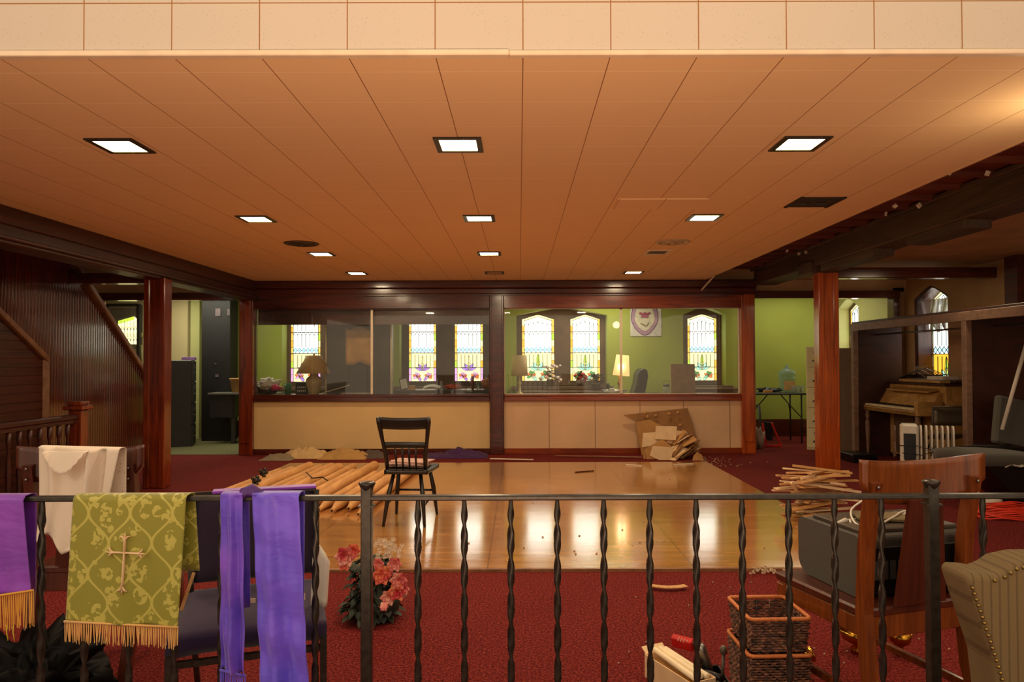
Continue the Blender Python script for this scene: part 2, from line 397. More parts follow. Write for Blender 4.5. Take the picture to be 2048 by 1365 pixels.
b = MB(); b.bb(3.13, 3.42, 2.46, YB, 2.235, 2.46, bev=.01); b.bb(3.08, 3.14, 2.46, YB, 2.42, 2.455, bev=.004)
b.bb(3.16, 3.36, 5.0, 5.75, 2.17, 2.25, bev=.006); b.bb(3.16, 3.36, 6.3, 7.4, 2.17, 2.25, bev=.006)
struct('beam_right', b, wood_gray, 'dusty grey brown beam over the right column')
b = MB(); b.bb(3.10, 3.42, 7.50, 7.84, 2.17, 2.30, bev=.01); struct('trim_4', b, wood_gray, 'capital block on the right column')
b = MB(); b.bb(-5.9, -3.6, 6.98, 7.14, 2.02, 2.12, bev=.008); struct('beam_cross', b, wood_x, 'dark cross beam behind the left column')
b = MB(); b.bb(3.38, 6.4, 7.6, 7.74, 2.12, 2.235, bev=.008); struct('beam_cross.001', b, wood_x, 'dark cross beam from the right column to the wall')
# back partition
b = MB(); b.bb(-3.72, 3.14, 9.30, 9.55, 2.20, 2.303, bev=.012); b.bb(-3.72, 3.14, 9.33, 9.55, 2.125, 2.20, bev=.01); b.bb(-3.72, 3.14, 9.35, 9.55, 2.105, 2.13)
struct('beam_back', b, wood_x, 'dark moulded header beam above the office glass')
for n, (x0, x1, mt) in enumerate([(-3.53, -.39, wood_x), (-.20, 2.95, wood_xo)]):
    b = MB(); b.bb(x0, x1, 9.39, 9.5, 1.94, 2.11, bev=.004); struct('trim_%d' % (5+n), b, mt, ['dark board above the left office glass', 'orange red board above the right office glass'][n])
for nm, x0, x1, lab, mt in [('post', -3.71, -3.53, 'dark red post at the left end of the glass partition', wood_z), ('post', -.39, -.20, 'dark post between the two office glass bays', wood_x), ('post', 2.95, 3.13, 'orange red post at the right end of the glass partition', wood_zo)]:
    b = MB(); b.bb(x0, x1, 9.36, 9.55, 0, 2.11, bev=.008); b.bb(x0+.03, x1-.03, 9.345, 9.37, .16, 2.11, bev=.004)
    b.build('column_partition', mt, label=lab, kind='structure')
for n, (x0, x1, mt, lab) in enumerate([(-3.53, -.39, cream_panel, 'cream lower wall panel under the left office glass'), (-.20, 2.95, peach_panel, 'peach lower wall panel with vertical joints under the right glass')]):
    b = MB(); b.bb(x0, x1, 9.43, 9.5, .06, .71)
    struct(['wall_partition_left', 'wall_partition_right'][n], b, mt, lab)
    b = MB()
    for px in ([665, 760, 850] if n == 0 else [1098, 1190, 1280, 1367, 1460]):
        x = xat(px, YB); b.bb(x-.003, x+.003, 9.4275, 9.432, .075, .70)
    if n: struct('trim_joint', b, wood_trim, 'thin joint beads of the peach panel')
    b = MB(); b.bb(x0, x1, 9.385, 9.56, .705, .765, bev=.006); b.bb(x0, x1, 9.40, 9.56, .765, .79, bev=.004)
    struct('sill_%d' % (n+1), b, [wood_x, wood_xo][n], ['dark wooden sill under the left glass', 'red brown wooden sill under the right glass'][n])
    b = MB(); b.bb(x0, x1, 9.41, 9.5, 0, .075, bev=.004); struct('baseboard_%d' % (n+1), b, wood_xo if n else wood_x)
    # the glazing of the bay
    wn = thing('window_%d' % (n+1), ['left office window bay of two clear panes', 'right office window bay of two clear panes'][n], 'window', (0, 0, 0), kind='structure')
    xm = xat([744, 1242][n], 9.47)
    for xa, xb in ((x0, xm), (xm, x1)):
        b = MB(); b.bb(xa+.005, xb-.005, 9.467, 9.473, .79, 1.94); b.build('pane', glass, wn)
    b = MB(); b.bb(xm-.014, xm+.014, 9.45, 9.49, .79, 1.94); b.build('mullion', white_paint, wn)
    b = MB(); b.bb(x0, x1, 9.45, 9.49, .788, .797); b.bb(x0, x1, 9.45, 9.49, 1.932, 1.942); b.bb(x0, x0+.01, 9.45, 9.49, .79, 1.94); b.bb(x1-.01, x1, 9.45, 9.49, .79, 1.94)
    b.build('glazing_strip', wood_x if n == 0 else white_paint, wn)
b = MB(); b.bb(-3.53, -.39, 9.56, 9.60, 1.735, 2.0); struct('trim_8', b, wood_x, 'dark red board hung behind the top of the left glass')
b = MB(); b.bb(-8, 6.5, 9.44, 9.54, 2.303, 2.7); b.bb(-8, -3.71, 9.44, 9.52, 2.15, 2.303); b.bb(3.13, 5.6, 9.44, 9.52, 2.15, 2.303); b.bb(-8, -5.57, 9.44, 9.52, 0, 2.15); b.bb(5.0, 5.5, 9.44, 9.52, 0, 2.2)
struct('wall_back', b, beige_plaster, 'beige plaster wall around the office doorways')
for n, (x0, x1) in enumerate([(-5.60, -3.70), (3.12, 5.05)]):
    b = MB(); b.bb(x0-.06, x1+.02, 9.38, 9.55, 2.06, 2.16, bev=.006)
    xs = x0 if n == 0 else x1
    b.bb(xs-.07, xs+.01, 9.38, 9.55, 0, 2.06, bev=.006)
    struct('door_frame_%d' % (n+1), b, wood_x, ['dark frame of the left office doorway', 'dark frame of the right office doorway'][n])
# ceilings and walls behind
b = MB(); b.bb(-8, 6, YB+.14, 14.1, 2.42, 2.5); struct('ceiling_office', b, ceil_office)
b = MB(); b.bb(-8, -7.9, -3, 14, 0, 3.6); struct('wall_left', b, beige_plaster)
b = MB(); b.bb(6.4, 6.5, -3, 7.5, 0, 3.6); struct('wall_right_front', b, beige_plaster)

# ---------------- arched openings
def arch_z(x, xa, xb, zs, zp):
    t = abs((x-(xa+xb)/2)/((xb-xa)/2)); return zp - (zp-zs)*(t**1.25)
def arch_panel(b, x0, x1, z0, z1, ops, fr, bk, axis='y', mi=0):
    """plate between the planes fr and bk with arched holes; ops = (xa, xb, zsill, zshoulder, zpeak)"""
    cols = []; x = x0
    for (xa, xb, zb, zs, zp) in sorted(ops):
        if xa > x: cols.append([(x, z0), (xa, z0), (xa, z1), (x, z1)])
        cols.append([(xa, z0), (xb, z0), (xb, zb), (xa, zb)])
        n = 10
        for i in range(n):
            u0 = xa+(xb-xa)*i/n; u1 = xa+(xb-xa)*(i+1)/n
            cols.append([(u0, arch_z(u0, xa, xb, zs, zp)), (u1, arch_z(u1, xa, xb, zs, zp)), (u1, z1), (u0, z1)])
        x = xb
    if x < x1: cols.append([(x, z0), (x1, z0), (x1, z1), (x, z1)])
    for c in cols: b.prism(c, axis, fr, bk, mi)
def stained(n, cx, hw, zb, zs, zp, plane, pal, axis='y', flip=1, label='', surround=None):
    """arched leaded window: local u runs along the wall. pal 'p' pink/violet, 't' teal/orange"""
    win = thing('window_%d' % n, label, 'window', kind='structure')
    def pt(u, z, d): return (cx+u, plane+d, z) if axis == 'y' else (plane+flip*d, cx+u, z)
    f = lambda u: arch_z(cx+u, cx-hw, cx+hw, zs, zp)
    mats = list(GL.values()); K = {k: i for i, k in enumerate(GL)}
    b = MB()
    def poly(pts, k, d): b.add([pt(u, z, d) for u, z in pts], [tuple(range(len(pts)))], K[k])
    bd = hw*.19; N = 12
    # white field
    top = [(-hw+bd+(2*hw-2*bd)*i/N, f(-hw+bd+(2*hw-2*bd)*i/N)-bd*.8) for i in range(N+1)]
    z1 = zb+(zs-zb)*.46; z2 = zb+(zs-zb)*.80; z0 = zb+(zs-zb)*.22
    poly([(-hw+bd, z1), (hw-bd, z1)]+top[::-1], 'white', 0)
    poly([(-hw+bd, z0), (hw-bd, z0), (hw-bd, z1), (-hw+bd, z1)], 'cream' if axis == 'y' else 'gold', 0)
    poly([(-hw+bd, zb), (hw-bd, zb), (hw-bd, z0), (-hw+bd, z0)], 'cream', 0)
    # lozenge band
    for i in range(6):
        u = -hw+bd+(2*hw-2*bd)*(i+.5)/6; q = (hw-bd)/6
        poly([(u-q, z1+.05), (u, z1), (u+q, z1+.05), (u, z1+.10)], 'blue', -.001)
    # border blocks
    segs = 9
    for sgn in (-1, 1):
        for i in range(segs):
            a = zb+(zs-zb)*i/segs; c_ = zb+(zs-zb)*(i+1)/segs
            k = ['amber', 'gold', 'cream', 'amber', 'lime', 'gold', 'amber', 'cream', 'amber'][(i*2+(sgn > 0)) % 9]
            if pal == 'p' and i < 2: k = 'pink'
            poly([(sgn*hw, a), (sgn*(hw-bd), a), (sgn*(hw-bd), c_), (sgn*hw, c_)], k, 0)
        pts = [(sgn*hw*(1-i/6), f(sgn*hw*(1-i/6))) for i in range(7)]
        poly(pts+[(u*(1-.19), z-bd*.8) for u, z in pts[::-1]][:-1]+[(sgn*hw*.81, zs)], 'cream', -.0005)
    # flowers: petals on the lower third
    def petal(u, z, L, W, ang, k, d=-.002):
        pts = []
        for t in range(10):
            a = 2*pi*t/10; x = L*(.5+.5*cos(a)); y_ = W*sin(a)*(1-.3*cos(a)); pts.append((u+x*cos(ang)-y_*sin(ang), z+x*sin(ang)+y_*cos(ang)))
        poly(pts, k, d); return pts
    outl = []
    c1, c2, c3 = ('violet', 'orange', 'pink') if pal == 'p' else ('teal', 'orange', 'green')
    for a in (20, 55, 90, 125, 160): outl.append(petal(0, z0-.04, hw*.55, hw*.11, R(a), c1 if a != 90 else 'cream'))
    for sx in (-1, 1):
        for a in (-30, 10, 50, 100, 160, 215): outl.append(petal(sx*hw*.42, zb+hw*.36, hw*.30, hw*.10, R(a), c2 if a in (-30, 160, 10) else c3, -.003))
        outl.append(petal(sx*hw*.1, zb+.01, hw*.42, hw*.1, R(90-sx*40), 'teal' if pal == 't' else 'violet', -.003))
    outl.append(petal(0, z0+.02, hw*.75, hw*.10, R(90), 'lime' if pal == 't' else 'cream', -.002))
    b.build('stained_glass', mats, win)
    # lead cames
    b = MB(); r = .004
    def came(p, rr=r, cl=False): b.tube([pt(u, z, -.006) for u, z in p], rr*1.35, 4, caps=not cl, smooth=False, closed=cl)
    for z in (z0, z1, z2): came([(-hw, z), (hw, z)], .006)
    for sgn in (-1, 1):
        came([(sgn*(hw-bd), zb), (sgn*(hw-bd), zs-bd*.3)]); 
        for i in range(1, segs): came([(sgn*hw, zb+(zs-zb)*i/segs), (sgn*(hw-bd), zb+(zs-zb)*i/segs)], .003)
    came(top)
    ww = (2*hw-2*bd)/6
    for i in range(7):
        u = -hw+bd+ww*i
        if 0 < i < 6:
            came([(u, z0), (u, z1-.03)], .0046); came([(u, z1+.1), (u, z2-.03)], .0046); came([(u, z2+.02), (u, f(u)-bd-.07)], .0046)
    for i in range(6):
        u = -hw+bd+ww*(i+.5); q = ww/2
        came([(u-q, z1+.05), (u, z1), (u+q, z1+.05), (u, z1+.10)], .0042, True)
        came([(u-q, z2-.05), (u-q*.5, z2-.012), (u, z2), (u+q*.5, z2-.012), (u+q, z2-.05)], .0042)
        zt = f(u)-bd-.01; came([(u-q, zt-.08), (u-q*.55, zt-.03), (u, zt), (u+q*.55, zt-.03), (u+q, zt-.08)], .0042)
    for o in outl: came(o, .0025, True)
    b.build('lead_came', lead, win)
    b = MB(); fr_ = [(-hw, zb)]+[(-hw, zs)]+[(-hw+2*hw*i/12, f(-hw+2*hw*i/12)) for i in range(1, 12)]+[(hw, zs), (hw, zb)]
    b.tube([pt(u, z, -.01) for u, z in fr_], .014, 4, smooth=False, closed=True); b.build('window_frame', surround_m, win)
    return win
wb = 11.5; kw = .8456; kg = .849
ops = [(a*kw, c*kw, .83, 1.98, 2.11) for a, c in ((-4.56, -3.70), (-2.30, -.50), (-.05, 1.70), (3.16, 3.98))]
b = MB(); arch_panel(b, -8, 5.4, 0, 2.5, ops, wb, wb+.32); struct('wall_exterior', b, green_wall, 'olive green office back wall with arched window recesses')
lights_ = [(-4.49, -3.89, 'p', 1), (-2.17, -1.62, 'p', 2), (-1.27, -.70, 'p', 2), (.05, .70, 't', 3), (1.00, 1.60, 't', 3), (3.30, 3.89, 't', 4)]
lights_ = [(a*kg, c*kg, p, q) for a, c, p, q in lights_]
b = MB(); arch_panel(b, -8, 5.4, 0, 2.5, [(a, c, .895, 1.93, 2.018) for a, c, _, _ in lights_], wb+.26, wb+.34); struct('trim_9', b, surround_m, 'brown stone surround of the arched windows')
b = MB(); b.bb(-8, 5.4, wb+.45, wb+.5, 0, 2.5); struct('wall_beyond', b, dark_wall)
wl = ['single pink and amber stained glass window behind the cream table lamp', 'pink and amber stained glass window, left one of the middle pair', 'pink and amber stained glass window, right one of the middle pair',
      'teal and orange stained glass window behind the white shaded lamp', 'teal and orange stained glass window beside the lit lamp', 'teal and orange stained glass window behind the tan board']
for i, (a, c, p, _) in enumerate(lights_):
    stained(3+i, (a+c)/2, (c-a)/2, .90, 1.93, 2.013, wb+.30, p, label=wl[i])
b = MB()
for x0, x1, *_ in ops: b.bb(x0-.08, x1+.08, wb-.14, wb+.26, .77, .83, bev=.005)
struct('sill_3', b, surround_m, 'deep stone window ledges')
# right exterior wall runs along the depth
XR = 5.15
b = MB(); arch_panel(b, 7.2, YB+.04, 0, 2.5, [(8.48, 9.2, .70, 2.02, 2.17)], XR, XR+.3, 'x'); struct('wall_right', b, beige_plaster, 'beige plaster right wall with an arched window')
b = MB(); b.bb(XR-.1, XR+.3, 7.15, 7.34, 0, 2.3); struct('column_wall', b, wood_y, 'dark pilaster at the near end of the right wall')
b = MB(); arch_panel(b, 8.48, 9.20, .69, 2.24, [(8.50, 9.13, .72, 1.99, 2.14)], XR+.01, XR+.195, 'x'); struct('trim_15', b, wood_y, 'dark surround of the right wall window')
b = MB(); arch_panel(b, YB+.06, 11.6, 0, 2.5, [(10.72, 11.40, .83, 2.05, 2.2)], XR, XR+.3, 'x'); struct('wall_right_office', b, green_pale, 'pale green side wall of the right room')
stained(9, 8.84, .34, .72, 2.0, 2.14, XR+.2, 't', 'x', 1, 'tall stained glass window in the right wall above the piano')
stained(10, 11.06, .33, .85, 2.03, 2.17, XR+.2, 't', 'x', 1, 'stained glass window in the pale green wall right of the column')
b = MB(); b.bb(XR+.22, XR+.26, 8.4, 9.3, .6, 2.3); b.bb(XR+.22, XR+.26, 10.6, 11.5, .6, 2.3); struct('trim_10', b, surround_m)
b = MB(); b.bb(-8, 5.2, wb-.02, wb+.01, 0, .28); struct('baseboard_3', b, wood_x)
# office dividers
b = MB(); b.bb(-2.69, -1.80, 9.90, 10.0, 0, 2.42); struct('wall_divider', b, dark_wall, 'dark grey divider wall seen through the left glass')
b = MB(); b.bb(-2.71, -2.69, 9.89, 10.01, 0, 2.42); b.bb(-1.80, -1.78, 9.89, 10.01, 0, 2.42); struct('trim_11', b, white_paint, 'white edge strips of the dark divider wall')
b = MB(); b.bb(-.33, -.25, 9.6, wb, 0, 2.42); struct('wall_office_middle', b, green_pale)
# left room: cream wall piece and striped pilasters
b = MB(); b.bb(-7.9, -5.3, 11.3, 11.4, 0, 2.42); struct('wall_office_left', b, cream_wall, 'cream wall behind the left doorway')
b = MB()
for px0, px1 in ((353, 367), (384, 402)): b.bb(xat(px0, 11.4), xat(px1, 11.4), 11.34, wb, 0, 2.42)
struct('column_office', b, green_pale, 'pale green pilasters seen through the left doorway')
d1 = thing('door_1', 'open cream door with a painted window reflection in the left doorway', 'door', kind='structure')
b = MB(); a = PY(218, 600, 11.2); c = PY(281, 600, 11.2); b.bb(a.x, c.x, 11.16, 11.21, .02, 2.12, bev=.004); b.build('door_leaf', cream_wall, d1)
b = MB(); 
for xx in (a.x, c.x): b.bb(xx-.02, xx+.02, 11.13, 11.23, .02, 2.14)
b.bb(a.x, c.x, 11.13, 11.23, 2.12, 2.16); b.build('door_edge', dark_metal, d1)
b = MB(); b.bb(PY(224, 0, 11.15).x, PY(279, 0, 11.15).x, 11.145, 11.16, 1.45, 2.1); b.build('upper_panel', plain('grey_glazed_panel', (110, 104, 88), .4), d1)
b = MB(); x0 = PY(241, 0, 11.14).x; x1 = PY(279, 0, 11.14).x
z0 = 1.24+35/FPX*11.14; zs = 1.24+82/FPX*11.14
b.add([(x0, 11.135, z0), (x1, 11.135, z0), (x1, 11.135, zs+.03), ((x0+x1)/2+.1, 11.135, zs+.07), (x0, 11.135, zs)], [(0, 1, 2, 3, 4)], 0)
b.add([(x0, 11.133, zs-.05), ((x0+x1)/2+.1, 11.133, zs+.02), ((x0+x1)/2+.1, 11.133, zs+.07), (x0, 11.133, zs)], [(0, 1, 2, 3)], 1)
b.build('window_reflection', [GL['cream'], GL['lime']], d1)  # glowing panel stands in for a window mirrored in the door glass
b = MB()
for i in range(7): 
    x = x0+(x1-x0)*i/6; b.tube([(x, 11.13, z0), (x, 11.13, zs)], .003, 4)
for z in (z0, z0+.13, z0+.16): b.tube([(x0, 11.13, z), (x1, 11.13, z)], .004, 4)
for i in range(6):
    x = x0+(x1-x0)*(i+.5)/6; q = (x1-x0)/12
    for zz in (zs-.10, z0+.10): b.tube([(x-q, 11.13, zz-.05), (x-q*.5, 11.13, zz-.01), (x, 11.13, zz+.01), (x+q*.5, 11.13, zz-.01), (x+q, 11.13, zz-.05)], .003, 4)
b.build('lead_came', lead, d1)
b = MB(); b.tube([PY(283, 690, 11.1), PY(284, 740, 11.1)], .012, 6); b.blob(PY(284, 672, 11.1), .03, 2, .1, 6, (.8, .6, 1.6)); b.build('door_handle', plain('old_brass', (130, 120, 60), .5), d1)

# ---------------- stair wall on the left
XS = -4.45
def stair_top(y): return 2.30 if y < 7.02 else max(.3, 2.04-(y-7.15)*(2.04-1.04)/(8.41-7.15))
b = MB(); y = 3.4; k = 0; pit = .042
prof = [(0, -.006), (.003, -.0004)]+[(.003+.036*q/6, -.0004*(2*q/6-1)**2) for q in range(1, 6)]+[(.039, -.0004), (.042, -.006)]
while y < 8.6:
    for (a0, d0), (a1, d1_) in zip(prof, prof[1:]):
        ya, yb_ = y+a0, y+a1
        b.add([(XS+d0, ya, 0), (XS+d1_, yb_, 0), (XS+d1_, yb_, stair_top(yb_)), (XS+d0, ya, stair_top(ya))], [(0, 1, 2, 3)])
    y += pit
b.prism([(3.4, 0), (8.6, 0), (8.6, .85), (7.02, 2.1), (7.02, 2.3), (3.4, 2.3)], 'x', XS-.1, XS-.014)
struct('wall_stairs', b, wood_bead, 'varnished dark beadboard wall enclosing the stairs')
b = MB(); b.bar((XS-.03, 6.98, stair_top(7.03)+.13), (XS-.03, 8.6, stair_top(8.6)+.02), .17, .06, bev=.01); struct('trim_12', b, wood_trim, 'sloping cap along the stair wall')
b = MB()
def ct(y): return 1.63-(y-5.72)*.66
z = 0
while z < 2.2:
    z1_ = z+.075; ymx = 6.29
    L3 = [min(6.29, 5.72+(1.63-q)/.66) for q in (z, z1_-.008, z1_)]
    b.prism([(3.4, z), (L3[0], z), (L3[1], z1_-.008), (3.4, z1_-.008)], 'x', XS, -4.22); b.prism([(3.4, z1_-.008), (L3[1], z1_-.008), (L3[2], z1_), (3.4, z1_)], 'x', XS, -4.228); z = z1_
struct('wall_closet', b, wood_y, 'boarded closet side under the stairs with horizontal siding')
b = MB(); b.bar((-4.23, 4.6, ct(4.6)+.02), (-4.23, 6.31, ct(6.31)+.02), .09, .05, bev=.006); b.bar((-4.23, 6.31, 0), (-4.23, 6.31, 1.27), .06, .09, bev=.006)
struct('trim_13', b, wood_trim, 'worn brown sloping and upright trim of the stair closet')
ba = thing('stair_balustrade', 'dark wooden balustrade with square newel post at the stair opening', 'balustrade', (-3.8, 6.1, 0))
b = MB(); b.bb(-.055, .055, -.055, .055, 0, .83, bev=.008); b.bb(-.085, .085, -.085, .085, .83, .865, bev=.006); b.bb(-.065, .065, -.065, .065, .865, .90, bev=.012); b.build('newel_post', wood_z, ba)
b = MB(); b.box((0, -1.35, .77), (.07, 2.6, .045), None, 0, .015); b.box((0, -1.35, .735), (.045, 2.6, .03)); b.build('handrail', wood_y, ba)
sp = None
for i in range(22):
    if sp is None:
        b = MB(); b.lathe([(.018, 0), (.018, .16), (.011, .19), (.017, .32), (.019, .42), (.010, .60), (.018, .63), (.018, .73)], n=8); sp = b.build('spindle', wood_y, ba, loc=(0, -.14, 0))
    else:
        c = sp.copy(); C.objects.link(c); c.location = (0, -.14-.115*i, 0)
b = MB(); b.box((0, -1.35, .03), (.09, 2.6, .06)); b.build('bottom_rail', wood_y, ba)

# ================================================================== CEILING FIXTURES
def clight(x, y, lit, label, i=0):
    t = thing('ceiling_light', label, 'ceiling light', (x, y, 2.303), 0, 'square recessed ceiling lights')
    b = MB(); o, n = .115, .088
    for a, c_, e, f_ in ((-o, o, -o, -n), (-o, o, n, o), (-o, -n, -n, n), (n, o, -n, n)): b.bb(a, c_, e, f_, -.008, .002)
    b.build('light_frame', black_metal, t)
    b = MB(); b.bb(-n, n, -n, n, -.005, .0); b.build('lamp_glass', lamp_e if lit else lamp_dim, t)
    if lit: 
        l = light('ceiling_lamp', 'AREA', (0, 0, -.012), 6.0, (1, .78, .52), .17); l.parent = t
rows = [(3.45, 'row nearest the cream tile face'), (5.24, 'second row from the cream tile face'), (6.97, 'third row from the cream tile face'), (8.50, 'row nearest the glass partition')]
cols_ = [(-1.95, 'on the stair side'), (-.292, 'in the middle column'), (1.38, 'on the piano side')]
for ri, (y, rl) in enumerate(rows):
    for ci, (x, cl) in enumerate(cols_):
        if ri == 2 and ci == 2: continue
        lit = not (ri == 3 and ci == 1)
        clight(x, y, lit, ('lit' if lit else 'dim unlit')+' square ceiling light, %s, %s' % (rl, cl))
vent_w = plain('pale_vent_enamel', (196, 176, 144), .5)
for px, py, lab in ((603, 487, 'round grey ceiling vent on the stair side'), (1345, 484, 'round white ceiling vent near the unlit square frame')):
    p = PZ(px, py, 2.303); v = thing('ceiling_vent', lab, 'air vent', p, 0, 'round ceiling vents')
    b = MB(); b.lathe([(.155, 0), (.15, -.008), (.125, -.012), (.12, -.004)], n=32); b.build('outer_ring', vent_w if px > 1000 else wood_gray, v)
    b = MB()
    for r_ in (.095, .06): b.lathe([(r_+.012, -.004), (r_, -.018), (r_-.012, -.006)], n=28)
    b.lathe([(.12, .0), (.001, -.001)], n=24); b.lathe([(.02, 0), (.02, -.02), (.0, -.02)], n=12); b.build('louver', gray_plastic if px < 1000 else vent_w, v)
p = PZ(1314, 504, 2.303); v = thing('ceiling_frame', 'empty square white frame in the ceiling beside the round vent', 'ceiling frame', p)
b = MB()
for a, c_, e, f_ in ((-.12, .12, -.13, -.10), (-.12, .12, .10, .13), (-.12, -.09, -.1, .1), (.09, .12, -.1, .1)): b.bb(a, c_, e, f_, -.01, 0)
b.build('frame_border', white_paint, v); b = MB(); b.bb(-.09, .09, -.1, .1, -.004, 0); b.build('frame_insert', wood_gray, v)
p = PZ(1629, 404, 2.303); b = MB(); b.bb(-.14, .14, -.14, .14, -.006, .0); b.bb(-.15, -.13, -.15, .15, -.01, 0); b.bb(.13, .15, -.15, .15, -.01, 0)
hole = b.build('ceiling_hatch', plain('dark_hole_board', (48, 30, 20), .8), loc=p, label='dark open square hatch in the ceiling above the column', cat='hatch')  # dark board stands in for the shaded inside of the open hole
for q in (-.06, .05): b = MB(); b.lathe([(.03, -.008), (0, -.012)], (q, .01, 0), 10); b.build('knot_hole', black_plastic, hole)
p0 = PZ(1318, 407, 2.303); b = MB(); b.box((0, 0, -.004), (.60, .30, .008), None, 0, .002); b.build('ceiling_tile_patch', ceil_m, loc=p0, label='sagging replaced tile in the ceiling before the open hatch', cat='ceiling tile')
b = MB(); b.bb(3.7, 4.0, 8.6, 8.9, 2.26, 2.30); b.bb(4.4, 4.7, 8.6, 8.9, 2.26, 2.30)
struct('trim_14', b, white_paint)
b = MB(); b.bar((2.46, 8.9, 2.30), (2.40, 9.28, 2.16), .02, .01); b.build('hanging_strip', white_paint, label='thin white metal strip hanging loose from the ceiling corner', cat='metal strip')

# ================================================================== RAILING
YR = 1.80
rl = thing('iron_railing', 'black wrought iron railing with twisted balusters across the foreground', 'railing', (0, YR, 0))
zt = PY(1100, 995, YR).z
b = MB(); b.box((0, 0, zt), (5.2, .026, .0125), None, 0, .003); b.build('top_rail', black_metal, rl)
b = MB(); b.box((0, 0, .09), (5.2, .026, .0125), None, 0, .003); b.build('bottom_rail', black_metal, rl)
post0 = None
for px in (-394, 734, 1864):
    x = PY(px, 1100, YR).x
    if post0 is None:
        b = MB(); hz = PY(734, 966, YR).z
        b.bb(-.0135, .0135, -.0135, .0135, 0, hz-.004, bev=.002); b.lathe([(.013, hz-.02), (.020, hz-.006), (.022, hz-.001), (.018, hz+.002), (0, hz+.003)], n=12)
        b.box((0, 0, zt-.02), (.04, .03, .004)); b.bb(-.03, .03, -.03, .03, 0, .006)
        post0 = b.build('railing_post', black_metal, rl, loc=(x, 0, 0))
    else: c = post0.copy(); C.objects.link(c); c.location = (x, 0, 0)
bal = None
for px in (-13, 83, 170, 259, 350, 443, 537, 631, 836, 929, 1022, 1115, 1208, 1300, 1393, 1485, 1578, 1670, 1764, 1967, 2062):
    x = PY(px, 1150, YR).x
    if bal is None:
        b = MB(); H = zt-.006; n = 130; vs = []; hw_, ht = .0085, .0040
        for i in range(n+1):
            z = .09+(H-.09)*i/n; dtop = H-z; ta = pi*(dtop-.02)/.083 if dtop > .02 else 0
            s_ = .55+.45*min(1, dtop/.045)
            for sx_, sy_ in ((-1, -1), (1, -1), (1, 1), (-1, 1)):
                X_, Y_ = sx_*hw_*s_, sy_*ht; vs.append((X_*cos(ta)-Y_*sin(ta), X_*sin(ta)+Y_*cos(ta), z))
        b.add(vs, [(i*4+j, i*4+(j+1) % 4, i*4+4+(j+1) % 4, i*4+4+j) for i in range(n) for j in range(4)], 0, True)
        bal = b.build('baluster', black_metal, rl, loc=(x, 0, 0))
    else: c = bal.copy(); C.objects.link(c); c.location = (x, 0, 0)

# ================================================================== CLOTHS ON THE RAILING
def drape(tl, tr, bl, br, Yf, Yb, back, wav=.004, ph=0, nu=30, nv=40, top=None, twist=0):
    """hanging sheet: front corners as photo points, a fold over the rail, a back flap of length back"""
    TL, TR, BL, BR = PY(*tl, Yf), PY(*tr, Yf), PY(*bl, Yf), PY(*br, Yf)
    zt_ = (top or zt+.010)
    def fn(u, v):
        # v 0 bottom front .. .8 top front .. .86 over .. 1 back bottom
        if v <= .78:
            t = v/.78; L = BL.lerp(TL, t); Rr = BR.lerp(TR, t); p = L.lerp(Rr, u)
            a = (1-t)
            p.y += wav*(.3+a)*(sin(u*9+ph)+.5*sin(u*17+ph*2+t*2)) - wav*.8*a
            if t > .96: p.z = min(p.z, zt_)
            return p
        t = (v-.78)/.22; p = TL.lerp(TR, u)
        if t < .35:
            q = t/.35*pi; p.y = (Yf+Yb)/2-(Yb-Yf)/2*cos(q); p.z = zt_+sin(q)*.006-.002; return p
        t = (t-.35)/.65; p.y = Yb+wav*sin(u*8+ph)*t; p.z = zt_-back*t; p.x += twist*t; return p
    return fn
def thick_sheet(fn, nu, nv, th=.0015):
    b = MB(); b.grid(fn, nu, nv, 0, True, th); return b
def fringe(parent, a, c_, L, mat, n=90, Yf=YR-.02, name='fringe', jit=.004):
    """threads hanging from the line a-c_ (world points)"""
    b = MB()
    for i in range(n):
        t = (i+.5)/n; p = a.lerp(c_, t); l = L*(.88+.2*rnd.random()); w_ = (c_-a).length/n*.42
        q = Vector((jit*(rnd.random()-.5)*2, jit*(rnd.random()-.5)*2, 0)); y0 = .002*(i % 2)
        pts = [p+Vector((0, y0, .002)), p+q*.4+Vector((0, y0, -l*.5)), p+q+Vector((0, y0, -l))]
        b.tube(pts, [w_, w_, w_*.7], 5, caps=False)
    b.tube([a+Vector((0, -.002, 0)), c_+Vector((0, -.002, 0))], .0028, 6)
    return b.build(name, mat, parent)
# green damask
m = M('green_damask')
s = m.sep(); u = m.math('MULTIPLY', s[0], 1/.105); v = m.math('MULTIPLY', s[2], 1/.15)
wv = m.math('MULTIPLY', m.math('SINE', m.math('MULTIPLY', v, 2*pi)), .25)
l1 = m.math('LESS_THAN', m.math('ABSOLUTE', m.math('SUBTRACT', m.math('FRACT', m.math('ADD', u, wv)), .5)), .035)
l2 = m.math('LESS_THAN', m.math('ABSOLUTE', m.math('SUBTRACT', m.math('FRACT', m.math('SUBTRACT', m.math('ADD', u, .5), wv)), .5)), .035)
vo = m.node('ShaderNodeTexVoronoi', i_Vector=m.mapped((1, 1, .8)), i_Scale=30); fl = m.math('LESS_THAN', vo.outputs['Distance'], .46)
nz = m.math('GREATER_THAN', m.noise(85, None, 1), .47)
pat = m.math('MAXIMUM', m.math('MAXIMUM', l1, l2), m.math('MULTIPLY', fl, nz))
m.base(m.mix(pat, lin((140, 136, 40)), lin((184, 176, 80)))); m.set(m.math('SUBTRACT', .6, m.math('MULTIPLY', pat, .2))); m.inp(m.b, 'Sheen Weight', .3); green_m = m.m
gold_m = cloth('gold_fringe_thread', (236, 184, 104), .6, .3, 400)
gold2_m = cloth('deep_gold_fringe_thread', (232, 168, 56), .6, .3, 400)
